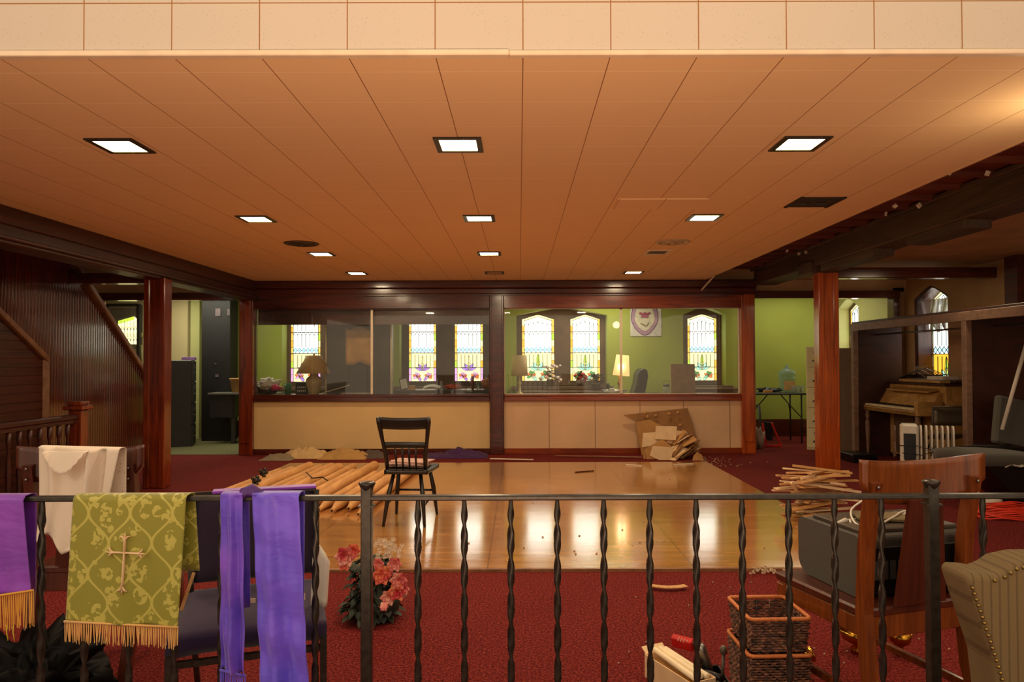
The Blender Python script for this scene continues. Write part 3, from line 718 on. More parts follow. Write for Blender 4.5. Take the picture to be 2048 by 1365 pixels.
def satin(name, c1, c2):
    m = M(name); m.base(m.ramp(m.noise(5, None, 3), [(.35, lin(c1)), (.65, lin(c2))])); m.set(.42); m.inp(m.b, 'Sheen Weight', .4)
    m.bump(m.noise(9, m.mapped((1, 1, 2.2)), 3), .35, .02); return m.m
purple_m = satin('purple_satin', (104, 36, 160), (146, 62, 200))
violet_m = satin('violet_blue_satin', (84, 70, 214), (126, 92, 240))
YF = YR-.028; YK = YR+.022
gb = thing('altar_cloth', 'green damask altar cloth with cream cross and gold fringe over the railing', 'altar cloth')
thick_sheet(drape((146, 998), (372, 997), (129, 1244), (357, 1256), YF, YK, .20, .004, 1.0, twist=.012), 40, 50).build('damask_sheet', green_m, gb)
fringe(gb, PY(129, 1243, YF-.004), PY(357, 1255, YF-.004), .052, gold_m, 95)
b = MB(); Yc = YF-.010; c0 = PY(249, 1106, Yc); tp = PY(250, 1076, Yc); bt = PY(244, 1180, Yc); lf = PY(221, 1105, Yc); rt = PY(281, 1108, Yc)
def limb(a, e):
    d = (e-a).normalized(); nrm = d.cross(Vector((0, 1, 0)))
    b.tube([a, a.lerp(e, .75), e], [.0055, .0055, .007], 8, flat=.4)
    for k in (-1, 1): b.tube([e-d*.008, e+d*.002+nrm*k*.006, e+d*.004+nrm*k*.013], [.004, .004, .002], 6, flat=.5)
    b.tube([e, e+d*.014], [.005, .001], 6, flat=.5)
for e in (tp, bt, lf, rt): limb(c0, e)
b.build('embroidered_cross', cloth('cream_embroidery', (240, 206, 160), .6), gb)
pb = thing('purple_banner', 'purple cloth with deep gold fringe over the far left of the railing', 'banner')
thick_sheet(drape((-90, 999), (47, 1000), (-90, 1205), (66, 1182), YF, YK, .25, .005, 2.0), 30, 40).build('banner_sheet', purple_m, pb)
fringe(pb, PY(-90, 1205, YF-.006), PY(67, 1181, YF-.006), .088, gold2_m, 70)
b = MB()
for px in (14, 27): b.tube([PY(px, 1250, YF-.006), PY(px-1, 1265, YF-.006), PY(px+2, 1282, YF-.006)], .0012, 5)
b.build('loose_thread', plain('yellow_thread', (214, 200, 60), .7), pb)
st = thing('satin_stole', 'violet satin stole hung in two lengths over the railing by the purple chair', 'stole')
def stole_fn(tl, tr, bl, br, k, ph):
    base = drape(tl, tr, bl, br, YF, YK, .3, .010, ph, top=zt+.014)
    def fn(u, v):
        p = Vector(base(u, v))
        if v < .76: p.y += .006*sin(v*22*k+ph+u*3)*(1-v)
        return p
    return fn
b = thick_sheet(stole_fn((440, 988), (484, 986), (440, 1340), (492, 1352), 1, .4), 16, 60); b.build('stole_end', purple_m if 0 else satin('lilac_satin', (92, 64, 206), (146, 84, 224)), st)
b = thick_sheet(stole_fn((503, 985), (598, 992), (524, 1400), (622, 1400), 1.4, 2.2), 24, 70); b.build('stole_end', violet_m, st)
fringe(st, PY(440, 1340, YF-.004), PY(492, 1352, YF-.004), .06, violet_m, 30)
b = MB(); b.tube([PY(478, 1001, YR-.012), PY(488, 986, YR-.005), PY(502, 981, YR), PY(516, 988, YR-.008), PY(512, 1005, YR-.02)], [.012, .018, .02, .016, .006], 12, flat=.7); b.build('neck_fold', plain('dark_purple_fold', (70, 30, 110), .5), st)

# ================================================================== CHAIRS
def oak_chair(name, label, loc, rz, W, mw, mp, top=.93, seat_z=.45, D=.40):
    t = thing(name, label, 'chair', loc, rz)
    h = W/2
    for s_ in (-1, 1):
        b = MB(); pts = [(s_*h, -.10, 0), (s_*h, -.02, .25), (s_*h, 0, .45), (s_*h, -.012, .66), (s_*h*1.0, -.045, top-.07)]
        b.tube(pts, .026, 4, smooth=False)
        o = b.build('back_post', mw, t)
        b = MB()
        for zz in (top-.085, top-.125): b.lathe([(.006, 0), (.005, .004), (0, .005)], (s_*h, -.062-.001, zz), 8, rot=Matrix.Rotation(pi/2, 3, 'X'))
        b.build('screw', steel, o)
        b = MB(); b.bar((s_*(h+.0), D, 0), (s_*(h-.005), D-.01, seat_z-.02), .038, .038, up=(0, 1, 0), bev=.005); b.build('leg', mw, t)
        b = MB(); b.bar((s_*h, 0, seat_z-.045), (s_*h, D, seat_z-.045), .022, .062, bev=.004); b.build('side_rail', mw, t)
        b = MB(); b.bar((s_*h, -.03, .18), (s_*h, D, .18), .018, .026, bev=.003); b.build('stretcher', mw, t)
    b = MB()
    def crest(u, v):
        x = (u-.5)*(W+.085); q = (abs(u-.5)*2)**2
        zlo = top-.12-.035*(1-q)+.05*max(0, q-.6)*2; zhi = top-.018+.018*q
        return (x, -.018-.036*q, zlo+(zhi-zlo)*v)
    b.grid(crest, 20, 6, 0, True, .018); b.build('crest_rail', mw, t)
    b = MB(); b.prism([(-.10, seat_z+.02), (.10, seat_z+.02), (.065, top-.13), (-.065, top-.13)], 'y', -.02, -.008)
    o = b.build('back_splat', mp, t); o.rotation_euler = (R(4.5), 0, 0); o.location = (0, .03, 0)
    b = MB(); b.bar((-h, .0, seat_z-.045), (h, .0, seat_z-.045), .022, .075, bev=.003); b.build('back_rail', mw, t)
    b = MB(); b.bar((-h, D, seat_z-.045), (h, D, seat_z-.045), .022, .062, bev=.003); b.build('front_rail', mw, t)
    b = MB(); b.box((0, D/2, seat_z), (W+.03, D+.03, .03), None, 0, .01); b.build('seat', mp, t)
    return t
cw = .395
oak_chair('oak_chair', 'orange oak chair seen from behind with a printer on its seat', (1.262, 2.275, 0), R(17), cw, wood_oak, wood_oakd, top=.935)
oak_chair('dark_oak_chair', 'dark oak chair with a white lace cloth over its back', (-1.66, 2.72, 0), R(3), .37, wood_oakd, wood_oakd, top=.925)
# white lace cloth over the left chair
wc = thing('lace_cloth', 'white lace trimmed cloth draped over the back of the dark oak chair', 'cloth')
m = M('white_linen'); s = m.sep(); vo = m.node('ShaderNodeTexVoronoi', i_Vector=m.coord(), i_Scale=110)
msk = m.math('GREATER_THAN', m.noise(4.0), .58); hol = m.math('MULTIPLY', m.math('LESS_THAN', vo.outputs['Distance'], .28), msk)
m.base(m.mix(hol, lin((236, 220, 200)), lin((190, 168, 142)))); m.set(.8); m.inp(m.b, 'Sheen Weight', .2); m.bump(vo.outputs['Distance'], .15, .002); linen = m.m
Yc = 2.60
cl = [PY(71, 898, Yc), PY(240, 903, Yc), PY(62, 1092, Yc-.03), PY(196, 1060, Yc-.03)]
def wfn(u, v):
    if v < .84:
        t = v/.84; ub = u
        L = PY(66, 1090, Yc-.03).lerp(PY(75, 898, Yc), t); Rr = PY(192, 1106, Yc-.03).lerp(PY(238, 902, Yc), t**.8); p = L.lerp(Rr, u)
        sc_ = .020*sin(u*3*pi)*(1-t)
        p.z += sc_*1.3 + (.012*abs(sin(u*14)) if t < .03 else 0)
        p.y += .022*sin(u*5+.6+t*.8)*(.35+.65*(1-t)) + .014*sin(u*13+t*3)*(1.1-t) - .034*math.exp(-((u-.70-.14*(1-t))/.05)**2) + .030*math.exp(-((u-.80-.12*(1-t))/.035)**2) - .02*math.exp(-((u-.12-.5*t*(1-t))/.06)**2)
        return p
    t = (v-.84)/.16; p = PY(75, 898, Yc).lerp(PY(238, 902, Yc), u)
    if t < .4: q = t/.4*pi; p.y = Yc+.025-.025*cos(q); p.z += .010*sin(q); return p
    t = (t-.4)/.6; p.y = Yc+.05; p.z -= .25*t; return p
thick_sheet(wfn, 44, 60).build('linen_sheet', linen, wc)
b = MB(); N_ = 15
e0, e1, e2 = PY(92, 903, Yc-.036), PY(128, 946, Yc-.05), PY(178, 903, Yc-.036)
def lf_(u, v):
    top_ = e0.lerp(e2, u); k = sin(pi*min(1, u*1.0)); bot = top_.copy(); bot.z -= .098*k*(1-.45*u)+.005*abs(sin(u*26)); bot.y -= .022
    return top_.lerp(bot, v)
b.grid(lf_, 40, 8, 0, True, .0015)
b.build('lace_corner', linen, wc)

# banquet chair in purple (faces the camera)
pc = thing('banquet_chair', 'black framed banquet chair with dark purple back and seat behind the railing', 'chair', (-.835, 2.22, 0), R(18))
fab_p = cloth('dark_purple_upholstery', (40, 20, 62), .9, .15); fab_pd = cloth('blackish_purple_upholstery', (38, 19, 46), .9, .1)
for s_ in (-1, 1):
    h = .205
    b = MB(); b.tube([(s_*h, -.22, .02), (s_*h, -.21, .43)], .013, 4, smooth=False); b.build('leg', black_metal, pc)
    b = MB(); b.tube([(s_*h, .50, .0), (s_*h, .25, .42), (s_*h*.98, .22, .5), (s_*h*.98, .25, .785)], .013, 4, smooth=False); b.build('back_leg', black_metal, pc)
    b = MB(); b.tube([(s_*h, -.2, .415), (s_*h, .25, .415)], .011, 4, smooth=False); b.build('side_rail', black_metal, pc)
b = MB(); b.tube([(-.205, -.2, .40), (.205, -.2, .40)], .012, 4, smooth=False); b.build('cross_bar', black_metal, pc); b = MB(); b.tube([(-.2, .25, .79), (.2, .25, .79)], .012, 4, smooth=False); b.build('cross_bar', black_metal, pc)
def pad(b, c, d, bulge):
    n = 12
    def f(u, v):
        x = (u-.5)*2; y = (v-.5)*2; sx_ = abs(x)**6; sy_ = abs(y)**6
        return (c[0]+x*d[0]/2, c[1]+y*d[1]/2, c[2]+bulge*(1-sx_)*(1-sy_))
    b.grid(f, n, n, 0, True, d[2])
b = MB(); pad(b, (0, .02, .47), (.43, .46, .05), .02); b.build('seat', fab_p, pc)
b = MB()
def bp(u, v):
    x = (u-.5)*2; y = v; e = (1-abs(x)**6)*(1-abs(2*v-1)**6)
    return (x*.195, .225+.03*v-.028*e, .50+.295*y)
b.grid(bp, 14, 14, 0, True, .02); b.build('backrest', fab_pd, pc)
b = MB(); b.box((.03, .262, .795), (.34, .05, .010), None, 0, .004); b.build('top_fold', purple_m, pc)
# folded paper on that chair
b = MB()
def nf(u, v): return PY(622+u*32+6*v, 1215-140*v*(1-.35*u)-20*u*0, 2.2+.02*sin(u*6))
b.grid(nf, 8, 8, 0, True, .002); b.build('newspaper', paper, label='folded newspaper standing at the edge of the purple banquet chair', cat='newspaper')
b = MB(); b.bar(PY(388, 1146, 1.98), PY(362, 1222, 1.93), .008, .004); b.build('wooden_strip', wood_lath, label='thin bare wooden strip leaning by the green altar cloth', cat='wood strip')
b = MB(); b.box(PY(503, 1202, 1.97), (.022, .002, .012)); b.box(PY(606, 1194, 2.05), (.012, .002, .018)); b.build('tape_strip', white_paint, label='short cream tape strip stuck on the purple banquet chair', cat='tape')

# black windsor chair mid room
wcY = 5.32
cx = (PZ(770, 1056).x+PZ(853, 1052).x)/2
wch = thing('windsor_chair', 'black painted spindle back chair standing on the wooden floor', 'chair', (cx, 5.30, .014), R(-4))
S = .41
b = MB()
def seatf(u, v):
    x = (u-.5)*.37; y = .0+v*.37; e = 1-.12*abs(2*u-1)**2*(1-v)
    return (x*e, y, S-.008*sin(pi*u)*sin(pi*v))
b.grid(seatf, 10, 8, 0, True, .032); b.build('seat', wood_black, wch)
for s_ in (-1, 1):
    b = MB(); b.tube([(s_*.10, .06, S-.02), (s_*.13, .0, .22), (s_*.155, -.055, 0)], [.013, .018, .011], 10); b.build('leg', wood_black, wch)
    b = MB(); b.tube([(s_*.12, .30, S-.02), (s_*.145, .345, .22), (s_*.165, .39, 0)], [.013, .018, .011], 10); b.build('leg', wood_black, wch)
    b = MB(); b.tube([(s_*.142, -.028, .15), (s_*.15, .36, .18)], .009, 8); b.build('side_stretcher', wood_black, wch)
    b = MB(); b.tube([(s_*.145, .03, S), (s_*.150, .0, S+.12), (s_*.165, -.02, S+.20), (s_*.185, -.06, S+.36), (s_*.192, -.075, S+.40)], [.014, .019, .013, .019, .012], 10); b.build('back_post', wood_black, wch)
b = MB(); b.tube([(-.147, .355, .20), (.147, .355, .20)], .009, 8); b.build('front_stretcher', wood_black, wch)
b = MB(); b.grid(lambda u, v: ((u-.5)*.37, -.055+.02*(1-(2*u-1)**2)-.015*v, S+.305+.085*v+.01*(2*u-1)**2), 14, 4, 0, True, .018); b.build('crest_rail', wood_black, wch)
b = MB(); b.grid(lambda u, v: ((u-.5)*.33, -.02+.02*(1-(2*u-1)**2), S+.165+.045*v), 14, 2, 0, True, .016); b.build('middle_rail', wood_black, wch)
for i in range(4):
    x = -.075+.05*i; b = MB(); b.tube([(x, .03, S), (x, .01, S+.09), (x*1.05, 0, S+.17)], [.006, .009, .006], 8); b.build('spindle', wood_black, wch)
b = MB()
for k in range(5): b.box((cx+.0+rnd.uniform(-.02, .02), 5.52+rnd.uniform(-.02, .02), S+.02+.008*k), (.30, .21, .007), (0, 0, rnd.uniform(-.25, .1)))
b.build('magazine_pile', plain('pinkish_paper', (200, 160, 146), .7), label='pile of old pinkish papers on the black spindle chair seat', cat='papers')

# ================================================================== PRINTER AND CABLES ON THE OAK CHAIR
pr = thing('printer', 'dark grey printer with rounded corners resting on the oak chair seat', 'printer', (1.275, 2.50, .467), R(12))
def rbox(b, x0, x1, y0, y1, z0, z1, r=.03, mi=0, n=5):
    pts = []
    for cx_, cz_, a0 in ((x1-r, z1-r, 0), (x0+r, z1-r, 90), (x0+r, z0+r, 180), (x1-r, z0+r, 270)):
        for k in range(n+1): a = R(a0+90*k/n); pts.append((cx_+r*cos(a), cz_+r*sin(a)))
    b.prism(pts, 'y', y0, y1, mi)
pb2 = MB()
pts = []
for cy_, cz_, a0 in ((.165-.03, .20-.03, 0), (-.165+.02, .20-.02, 90), (-.165+.03, .03, 180), (.165-.06, .06, 270)):
    rr = .03 if a0 != 270 else .06
    rr = .02 if a0 == 90 else rr
    for k in range(6): a = R(a0+90*k/5); pts.append((cy_+rr*cos(a), cz_+rr*sin(a)))
pb2.prism(pts, 'x', -.215, .215); pb2.build('printer_body', gray_plastic, pr)
b = MB(); b.bb(-.205, .205, -.172, -.160, .018, .165, bev=.006); b.build('rear_panel', black_plastic, pr)
b = MB(); b.prism([(p[0]*1.005, p[1]*1.004) for p in pts], 'x', -.2185, -.214); b.build('side_trim', plain('side_grey_plastic', (84, 82, 76), .6, .05, 200), pr)
b = MB(); b.bb(-.19, .19, -.13, .12, .198, .214, bev=.005); b.build('scanner_lid', plain('brownish_dark_plastic', (74, 62, 52), .4), pr)
b = MB(); b.bb(-.05, .0, -.176, -.172, .075, .11); b.build('rating_label', plain('pale_label', (196, 176, 150), .6), pr)
b = MB(); 
for k in range(5): b.bb(-.2+.03*k, -.18+.03*k, -.176, -.172, .06, .12)
b.build('vent_grille', gray_plastic, pr)
b = MB(); b.bb(-.10, .15, -.10, .02, .0, .012, bev=.004)
tray = b.build('paper_tray', plain('khaki_plastic', (112, 96, 62), .5), loc=(1.29, 2.53, .683), rotz=R(-12), label='flat khaki tray lying on top of the dark printer', cat='tray')
b = MB()
def cab(pts, r=.0035):
    P_ = [PY(x, y, yy) for x, y, yy in pts]; out = []
    for i in range(len(P_)-1):
        p0, p1, p2, p3 = P_[max(0, i-1)], P_[i], P_[i+1], P_[min(len(P_)-1, i+2)]
        for k in range(6):
            t = k/6; out.append(.5*((2*p1)+(p2-p0)*t+(2*p0-5*p1+4*p2-p3)*t*t+(3*p1-p0-3*p2+p3)*t**3))
    out.append(P_[-1]); b.tube(out, r, 7)
cab([(1730, 999, 2.6), (1706, 1016, 2.55), (1702, 1030, 2.5), (1712, 1048, 2.42), (1735, 1056, 2.4), (1790, 1061, 2.4), (1825, 1054, 2.45)])
cab([(1680, 1044, 2.45), (1700, 1040, 2.48), (1735, 1038, 2.52), (1790, 1026, 2.55), (1830, 1034, 2.55)])
cab([(1700, 1041, 2.45), (1706, 1054, 2.42), (1740, 1058, 2.38), (1788, 1034, 2.45), (1800, 1026, 2.5), (1814, 1022, 2.52), (1806, 1031, 2.5), (1792, 1036, 2.5), (1789, 1060, 2.38), (1793, 1075, 2.36)])
b.tube([PY(1676, 1047, 2.44), PY(1692, 1041, 2.45)], [.006, .009], 8)
b.build('white_cable', white_plastic, label='tangled white cable on top of the dark printer', cat='cable')
b = MB(); b.grid(lambda u, v: PY(1886+u*14, 1125+v*42, 2.5)+Vector((0, .03*u, 0)), 3, 4, 0, True, .003); b.build('paper_scrap', tile_back, label='cream paper flap sticking out beside the printer behind the railing post', cat='paper')

# ================================================================== BASKETS, CANDLES, TOOLS (right foreground)
m = M('woven_dark_wicker'); vo = m.noise(60); m.base(m.ramp(m.noise(45, m.mapped((1, 1, 2))), [(.35, lin((34, 22, 16))), (.5, lin((92, 56, 40))), (.7, lin((150, 100, 74)))])); m.set(.6); wick = m.m
rim_m = wood('orange_wicker_rim', (176, 92, 40), (226, 136, 70), .5, (60, 60, 60), .4)
def basket(label, z0, z1, sc_):
    t = thing('wicker_basket', label, 'basket', (.855, 2.455, 0), R(2), 'stacked wicker baskets')
    hx, hy = .098*sc_, .108*sc_
    def ring(z, k, j=0):
        q = .90+.10*(z-z0)/(z1-z0); pts = []
        X_, Y_ = hx*q, hy*q; r = .02; nn = 16
        seq = []
        for i in range(nn): seq.append((-X_+2*X_*i/nn, -Y_))
        for i in range(nn): seq.append((X_, -Y_+2*Y_*i/nn))
        for i in range(nn): seq.append((X_-2*X_*i/nn, Y_))
        for i in range(nn): seq.append((-X_, Y_-2*Y_*i/nn))
        for i, (x, y) in enumerate(seq):
            d = .003*(1 if (i+k) % 2 else -1); l = math.hypot(x, y); pts.append((x*(1+d/l), y*(1+d/l), z+.001*sin(i*2.3+k*1.7)))
        return pts
    b = MB(); z = z0+.004; k = 0
    while z < z1-.008: b.tube(ring(z, k), .0042, 5, closed=True); z += .0088; k += 1
    b.build('woven_wall', wick, t)
    b = MB()
    for i in range(0, 64, 4):
        p0 = ring(z0, 0)[i]; p1 = ring(z1-.006, 0)[i]; b.tube([p0, p1], .0035, 5)
    b.build('stake', wick, t)
    b = MB(); b.bb(-hx*.9, hx*.9, -hy*.9, hy*.9, z0, z0+.006); b.build('basket_floor', wick, t)
    X_, Y_ = hx+.003, hy+.003; r = .016; pts = []
    for cx_, cy_, a0 in ((X_-r, Y_-r, 0), (-X_+r, Y_-r, 90), (-X_+r, -Y_+r, 180), (X_-r, -Y_+r, 270)):
        for k in range(5): a = R(a0+22.5*k); pts.append((cx_+r*cos(a), cy_+r*sin(a), z1))
    b = MB(); dense = []
    for i in range(len(pts)):
        p, q = Vector(pts[i]), Vector(pts[(i+1) % len(pts)]); n_ = max(1, int((q-p).length/.004))
        for k in range(n_): dense.append(p.lerp(q, k/n_))
    b.tube(dense, [.0062+.0010*(i % 2) for i in range(len(dense))], 8, closed=True); b.build('basket_rim', rim_m, t)
basket('upper dark wicker basket with an orange rim beside the oak chair', .272, .385, 1.0)
basket('lower dark wicker basket with an orange rim under the upper one', .0, .266, 1.03)
bxy = PZ(1350, 1330, .10); ang = R(25)
cb = thing('candle_box', 'open cream cardboard box holding long candles on the carpet', 'box', (.60, 2.69, 0), ang)
L, Wd, Hh = .28, .11, .088
for nm_, c_, d_ in (('end_panel', (0, -L/2, Hh/2), (Wd, .004, Hh)), ('end_panel', (0, L/2, Hh/2), (Wd, .004, Hh)), ('side_panel', (-Wd/2, 0, Hh/2), (.004, L, Hh)), ('side_panel', (Wd/2, 0, Hh/2), (.004, L, Hh)), ('box_bottom', (0, 0, .003), (Wd, L, .004))):
    b = MB(); b.box(c_, d_); b.build(nm_, tile_back, cb)
b = MB(); b.box((0, L/2+.015, Hh+.005), (Wd*.9, .04, .003), (R(30), 0, 0)); b.build('box_flap', tile_back, cb)
cand_m = plain('ivory_wax', (250, 232, 196), .45, .05); cand2 = plain('yellow_wax', (180, 130, 56), .45, .05)
Rz = Matrix.Rotation(ang, 3, 'Z')
for i, (x, z, mt, lab, dz) in enumerate([(-.035, .045, cand2, 'dark yellow candle along the inner side of the cream box', 0), (-.012, .055, cand2, 'honey yellow candle lying low in the cream box', 0), (-.022, .092, cand_m, 'ivory candle on top in the cream box, nearest its open flap', .012),
                                   (.006, .094, cand_m, 'ivory candle in the middle of the cream box', .012), (.034, .088, cand_m, 'ivory candle with a pink smear at the red label side of the box', .01)]):
    b = MB(); a = Rz @ Vector((x, -.125, z)); c_ = Rz @ Vector((x*.9, .125, z+dz)); o_ = Vector((.60, 2.69, 0))
    b.tube([a+o_, a.lerp(c_, .02)+o_, c_+o_, c_+(c_-a).normalized()*.006+o_], [.008, .012, .011, .003], 12)
    b.build('candle', mt, label=lab, cat='candle', group='candles in the cream box')
b = MB(); b.box((0, 0, 0), (.09, .03, .045), (R(20), 0, R(-40)), 0, .003)
rb = b.build('red_packet', plain('bright_red_card', (200, 30, 30), .4), loc=(.655, 2.86, .105), label='red packet with white lettering strokes behind the candle box', cat='packet')
b = MB()
for k in range(6): b.bar((-.028+.011*k, -.03+.001*k, .02-.014*k*.3), (-.022+.011*k, -.034, .036-.014*k*.3), .003, .002)
b.build('white_lettering', paper, rb)
tb = thing('tool_tray', 'dark tray of tools between the candle box and the baskets', 'tray', (.70, 2.68, 0))
b = MB(); b.bb(-.055, .075, -.10, .10, 0, .01); b.bb(-.055, -.05, -.10, .10, 0, .05); b.bb(.07, .075, -.10, .10, 0, .05); b.bb(-.055, .075, -.1, -.095, 0, .05); b.bb(-.055, .075, .095, .10, 0, .05); b.build('tray_body', black_plastic, tb)
b = MB(); b.lathe([(.016, 0), (.019, .08), (.018, .13), (.013, .15)], (.735, 2.72, .012), 12, rot=Matrix.Rotation(R(-18), 3, 'Y')); b.build('metal_tube', steel, label='grey metal tube standing up in the dark tool tray', cat='tube')
b = MB(); b.tube([(.765, 2.70, .012), (.775, 2.71, .12)], .007, 8); b.lathe([(.0, .0), (.014, .01), (.014, .03), (0, .042)], (.775, 2.71, .115), 12); b.build('round_head_tool', plain('brown_steel', (96, 84, 74), .4), label='round headed tool standing beside the metal tube', cat='tool')
for i, (a, c_, lab) in enumerate([((.66, 2.62, .06), (.70, 2.82, .13), 'brown wooden handle lying across the dark tool tray'), ((.66, 2.76, .055), (.74, 2.62, .07), 'black rod lying in the dark tool tray')]):
    b = MB(); b.tube([a, c_], [.010, .013], 8); b.build('rod', [wood_oakd, black_plastic][i], label=lab, cat='tool')
b = MB(); b.lathe([(.022, 0), (.024, .05), (.010, .075), (.009, .10)], (.80, 2.62, .0), 14); b.build('red_bottle', M('red_glass').base(lin((120, 10, 14))).set(.1).m, label='small dark red glass bottle against the wicker baskets', cat='bottle')
b = MB(); b.blob((0, 0, 0), .028, 3, .5, 8, (1.2, 1.5, .7)); b.build('crumpled_wire', gray_plastic, loc=(.74, 2.60, .035), label='crumpled dark wire clump on the tool tray', cat='wire')

# ================================================================== FLOWERS
fp = PZ(752, 1238)
ft = thing('flower_pot', 'dark pot packed with green leaves and pink and white silk flowers', 'flower arrangement', fp)
b = MB(); b.lathe([(.08, 0), (.10, .03), (.115, .07), (.112, .10), (.10, .11), (.0, .105)], n=24); b.build('pot', plain('dark_green_pot', (26, 34, 30), .5), ft)
def leafm(b, p, d, L, Wf, mi=0):
    d = Vector(d).normalized(); sdv = d.cross(Vector((0, 0, 1))); sdv = (sdv if sdv.length > .1 else Vector((1, 0, 0))).normalized(); up = sdv.cross(d)
    p = Vector(p); n = 5; vs = []
    for i in range(n+1):
        t = i/n; w_ = Wf*sin(pi*min(1, t*.9+.08)); c_ = p+d*L*t-up*L*.35*t*t
        vs += [c_-sdv*w_+up*w_*.3, c_, c_+sdv*w_+up*w_*.3]
    b.add(vs, [(i*3+j, i*3+j+1, i*3+4+j, i*3+3+j) for i in range(n) for j in range(2)], mi, True)
b = MB()
for i in range(330):
    a = rnd.random()*2*pi; r = .115*rnd.random()**.4; z = .03+.27*rnd.random(); k = 1-.4*(z-.08)/.22
    leafm(b, (r*cos(a)*k-.02, r*sin(a)*k, z), (cos(a), sin(a), rnd.uniform(-1.0, .5)), .035+.025*rnd.random(), .015+.008*rnd.random())
b.build('foliage', plain('dark_silk_leaf', (34, 46, 32), .6, .3, 30), ft)
def flower(c, r, mat, n=6, layers=3, nm='blossom'):
    b = MB(); c = Vector(c)
    for l in range(layers):
        for i in range(n):
            a = 2*pi*(i+.5*l)/n; el = .15+.45*l; d = Vector((cos(a)*cos(el), -.35-sin(el)*.6, sin(a)*cos(el))).normalized(); rr = r*(1-.2*l)
            sd = Vector((-sin(a), 0, cos(a)))
            def pf(u, v):
                w_ = rr*.42*sin(pi*min(.98, .12+v*.86)); return c+d*rr*v+sd*(u-.5)*2*w_+Vector((0, -.12*rr*(1-(2*u-1)**2)*v, 0))
            b.grid(pf, 3, 4, 0, True)
    return b.build(nm, mat, ft)
pk = M('pink_silk'); v = pk.noise(18); pk.base(pk.ramp(v, [(.35, lin((208, 70, 80))), (.5, lin((236, 140, 130))), (.7, lin((250, 196, 170)))])); pk.set(.7); pk = pk.m
pk2 = M('coral_silk'); v = pk2.noise(24); pk2.base(pk2.ramp(v, [(.35, lin((200, 48, 64))), (.55, lin((238, 116, 90))), (.7, lin((244, 180, 110)))])); pk2.set(.7); pk2 = pk2.m
wh = plain('white_silk', (240, 222, 190), .7, .1, 30)
def fw(px, py, Y, r, mat, n=6): 
    p = PY(px, py, Y)-fp; return flower(p, r, mat, n)
for (px, py, r, mt) in [(692, 1112, .045, pk), (708, 1100, .03, pk2), (690, 1128, .03, pk2), (764, 1150, .042, pk2), (773, 1143, .03, pk2), (790, 1128, .032, pk), (798, 1160, .038, pk), (795, 1182, .040, pk2), (808, 1178, .026, pk), (777, 1195, .034, pk), (757, 1127, .026, pk), (768, 1212, .022, pk)]:
    fw(px, py, fp.y-.10, r*1.25, mt)
for k in range(46):
    a = rnd.random()*2*pi; q = rnd.random()**.5; px = 778+q*27*cos(a)+ (6 if k % 3 else -10); py = 1097+q*20*sin(a)
    b = MB(); c = PY(px, py, fp.y-.05+rnd.uniform(-.03, .03))-fp
    for i in range(5):
        an = 2*pi*i/5+k; d = Vector((cos(an), -.3, sin(an))); b.add([c, c+d*.009+Vector((-sin(an), 0, cos(an)))*.004, c+d*.013, c+d*.009-Vector((-sin(an), 0, cos(an)))*.004], [(0, 1, 2, 3)])
    if k == 0: whb = b
    else: whb.v += []; off = len(whb.v); whb.v += b.v; whb.f += [[i+off for i in f_] for f_ in b.f]; whb.mi += b.mi; whb.sm += b.sm
whb.build('white_blossom_cluster', wh, ft)
b = MB(); b.add([PY(762, 1205, fp.y-.14)-fp, PY(776, 1206, fp.y-.14)-fp, PY(773, 1218, fp.y-.15)-fp, PY(766, 1223, fp.y-.15)-fp, PY(760, 1216, fp.y-.15)-fp], [(0, 1, 2, 3, 4)]); b.build('fallen_petal', pk, ft)
for s_, (x, z) in enumerate([(-.13, .27), (.05, .3), (.08, .2)]):
    b = MB(); b.tube([(0, 0, .1), (x*.5, -.02, z*.6), (x, -.05, z)], .003, 5); b.build('stem', plain('stem_green%d' % s_, (50, 70, 36), .6), ft)

# ================================================================== CARDBOARD TUBES / WOODEN PIPES
n_t = 13
tube_m = wood('tan_pipe_wood', (176, 118, 60), (224, 168, 100), .6, (6, .8, 6), .04)
tlabs = ['tan tube at the stair end of the row on the wooden floor', 'tan tube beside the black chair, last of the row']
specs = []
for i in range(n_t):
    u = i/(n_t-1); specs.append((-2.68+1.43*u, 5.95+rnd.uniform(-.15, .2)-.15*u, 8.05-.5*rnd.random()-.15*(i % 2), .040+.012*((i*7) % 3)/2))
for i, (x, ya, yb_, r) in enumerate(specs):
    sk = .10
    t = thing('pipe_tube', '' , 'tube', (x, ya, .016+r), 0, 'tan tubes lying on the wooden floor')
    word = ['first', 'second', 'third', 'fourth', 'fifth', 'sixth', 'seventh', 'eighth', 'ninth', 'tenth', 'eleventh', 'twelfth', 'last'][i]
    t['label'] = 'tan tube on the wooden floor, %s counted from the stair side' % word
    b = MB(); b.tube([(0, 0, 0), (sk, yb_-ya, 0)], r, 16, caps=False); b.tube([(sk, yb_-ya, 0), (sk, yb_-ya+.01, 0)], [r, r*.96], 16); b.build('pipe_body', tube_m, t)
    b = MB(); b.tube([(0, 0, 0), (-.012, -.15, -r*.3), (-.016, -.19, -r*.45)], [r, r*.42, r*.36], 16); b.build('pointed_foot', tube_m, t)
    b = MB(); b.tube([(-.0162, -.1895, -r*.45), (-.0165, -.193, -r*.45)], r*.2, 10); b.build('wind_hole', black_plastic, t)
    if i in (8, 9, 10, 12):
        b = MB(); b.bar((-r*.55, .02, r*.72), (r*.5, .05, r*.75), .02, .006); b.bar((-r*.5, .06, r*.78), (r*.45, .09, r*.8), .012, .005); b.build('mouth_lip', plain('pale_lip', (220, 204, 160), .6), t)
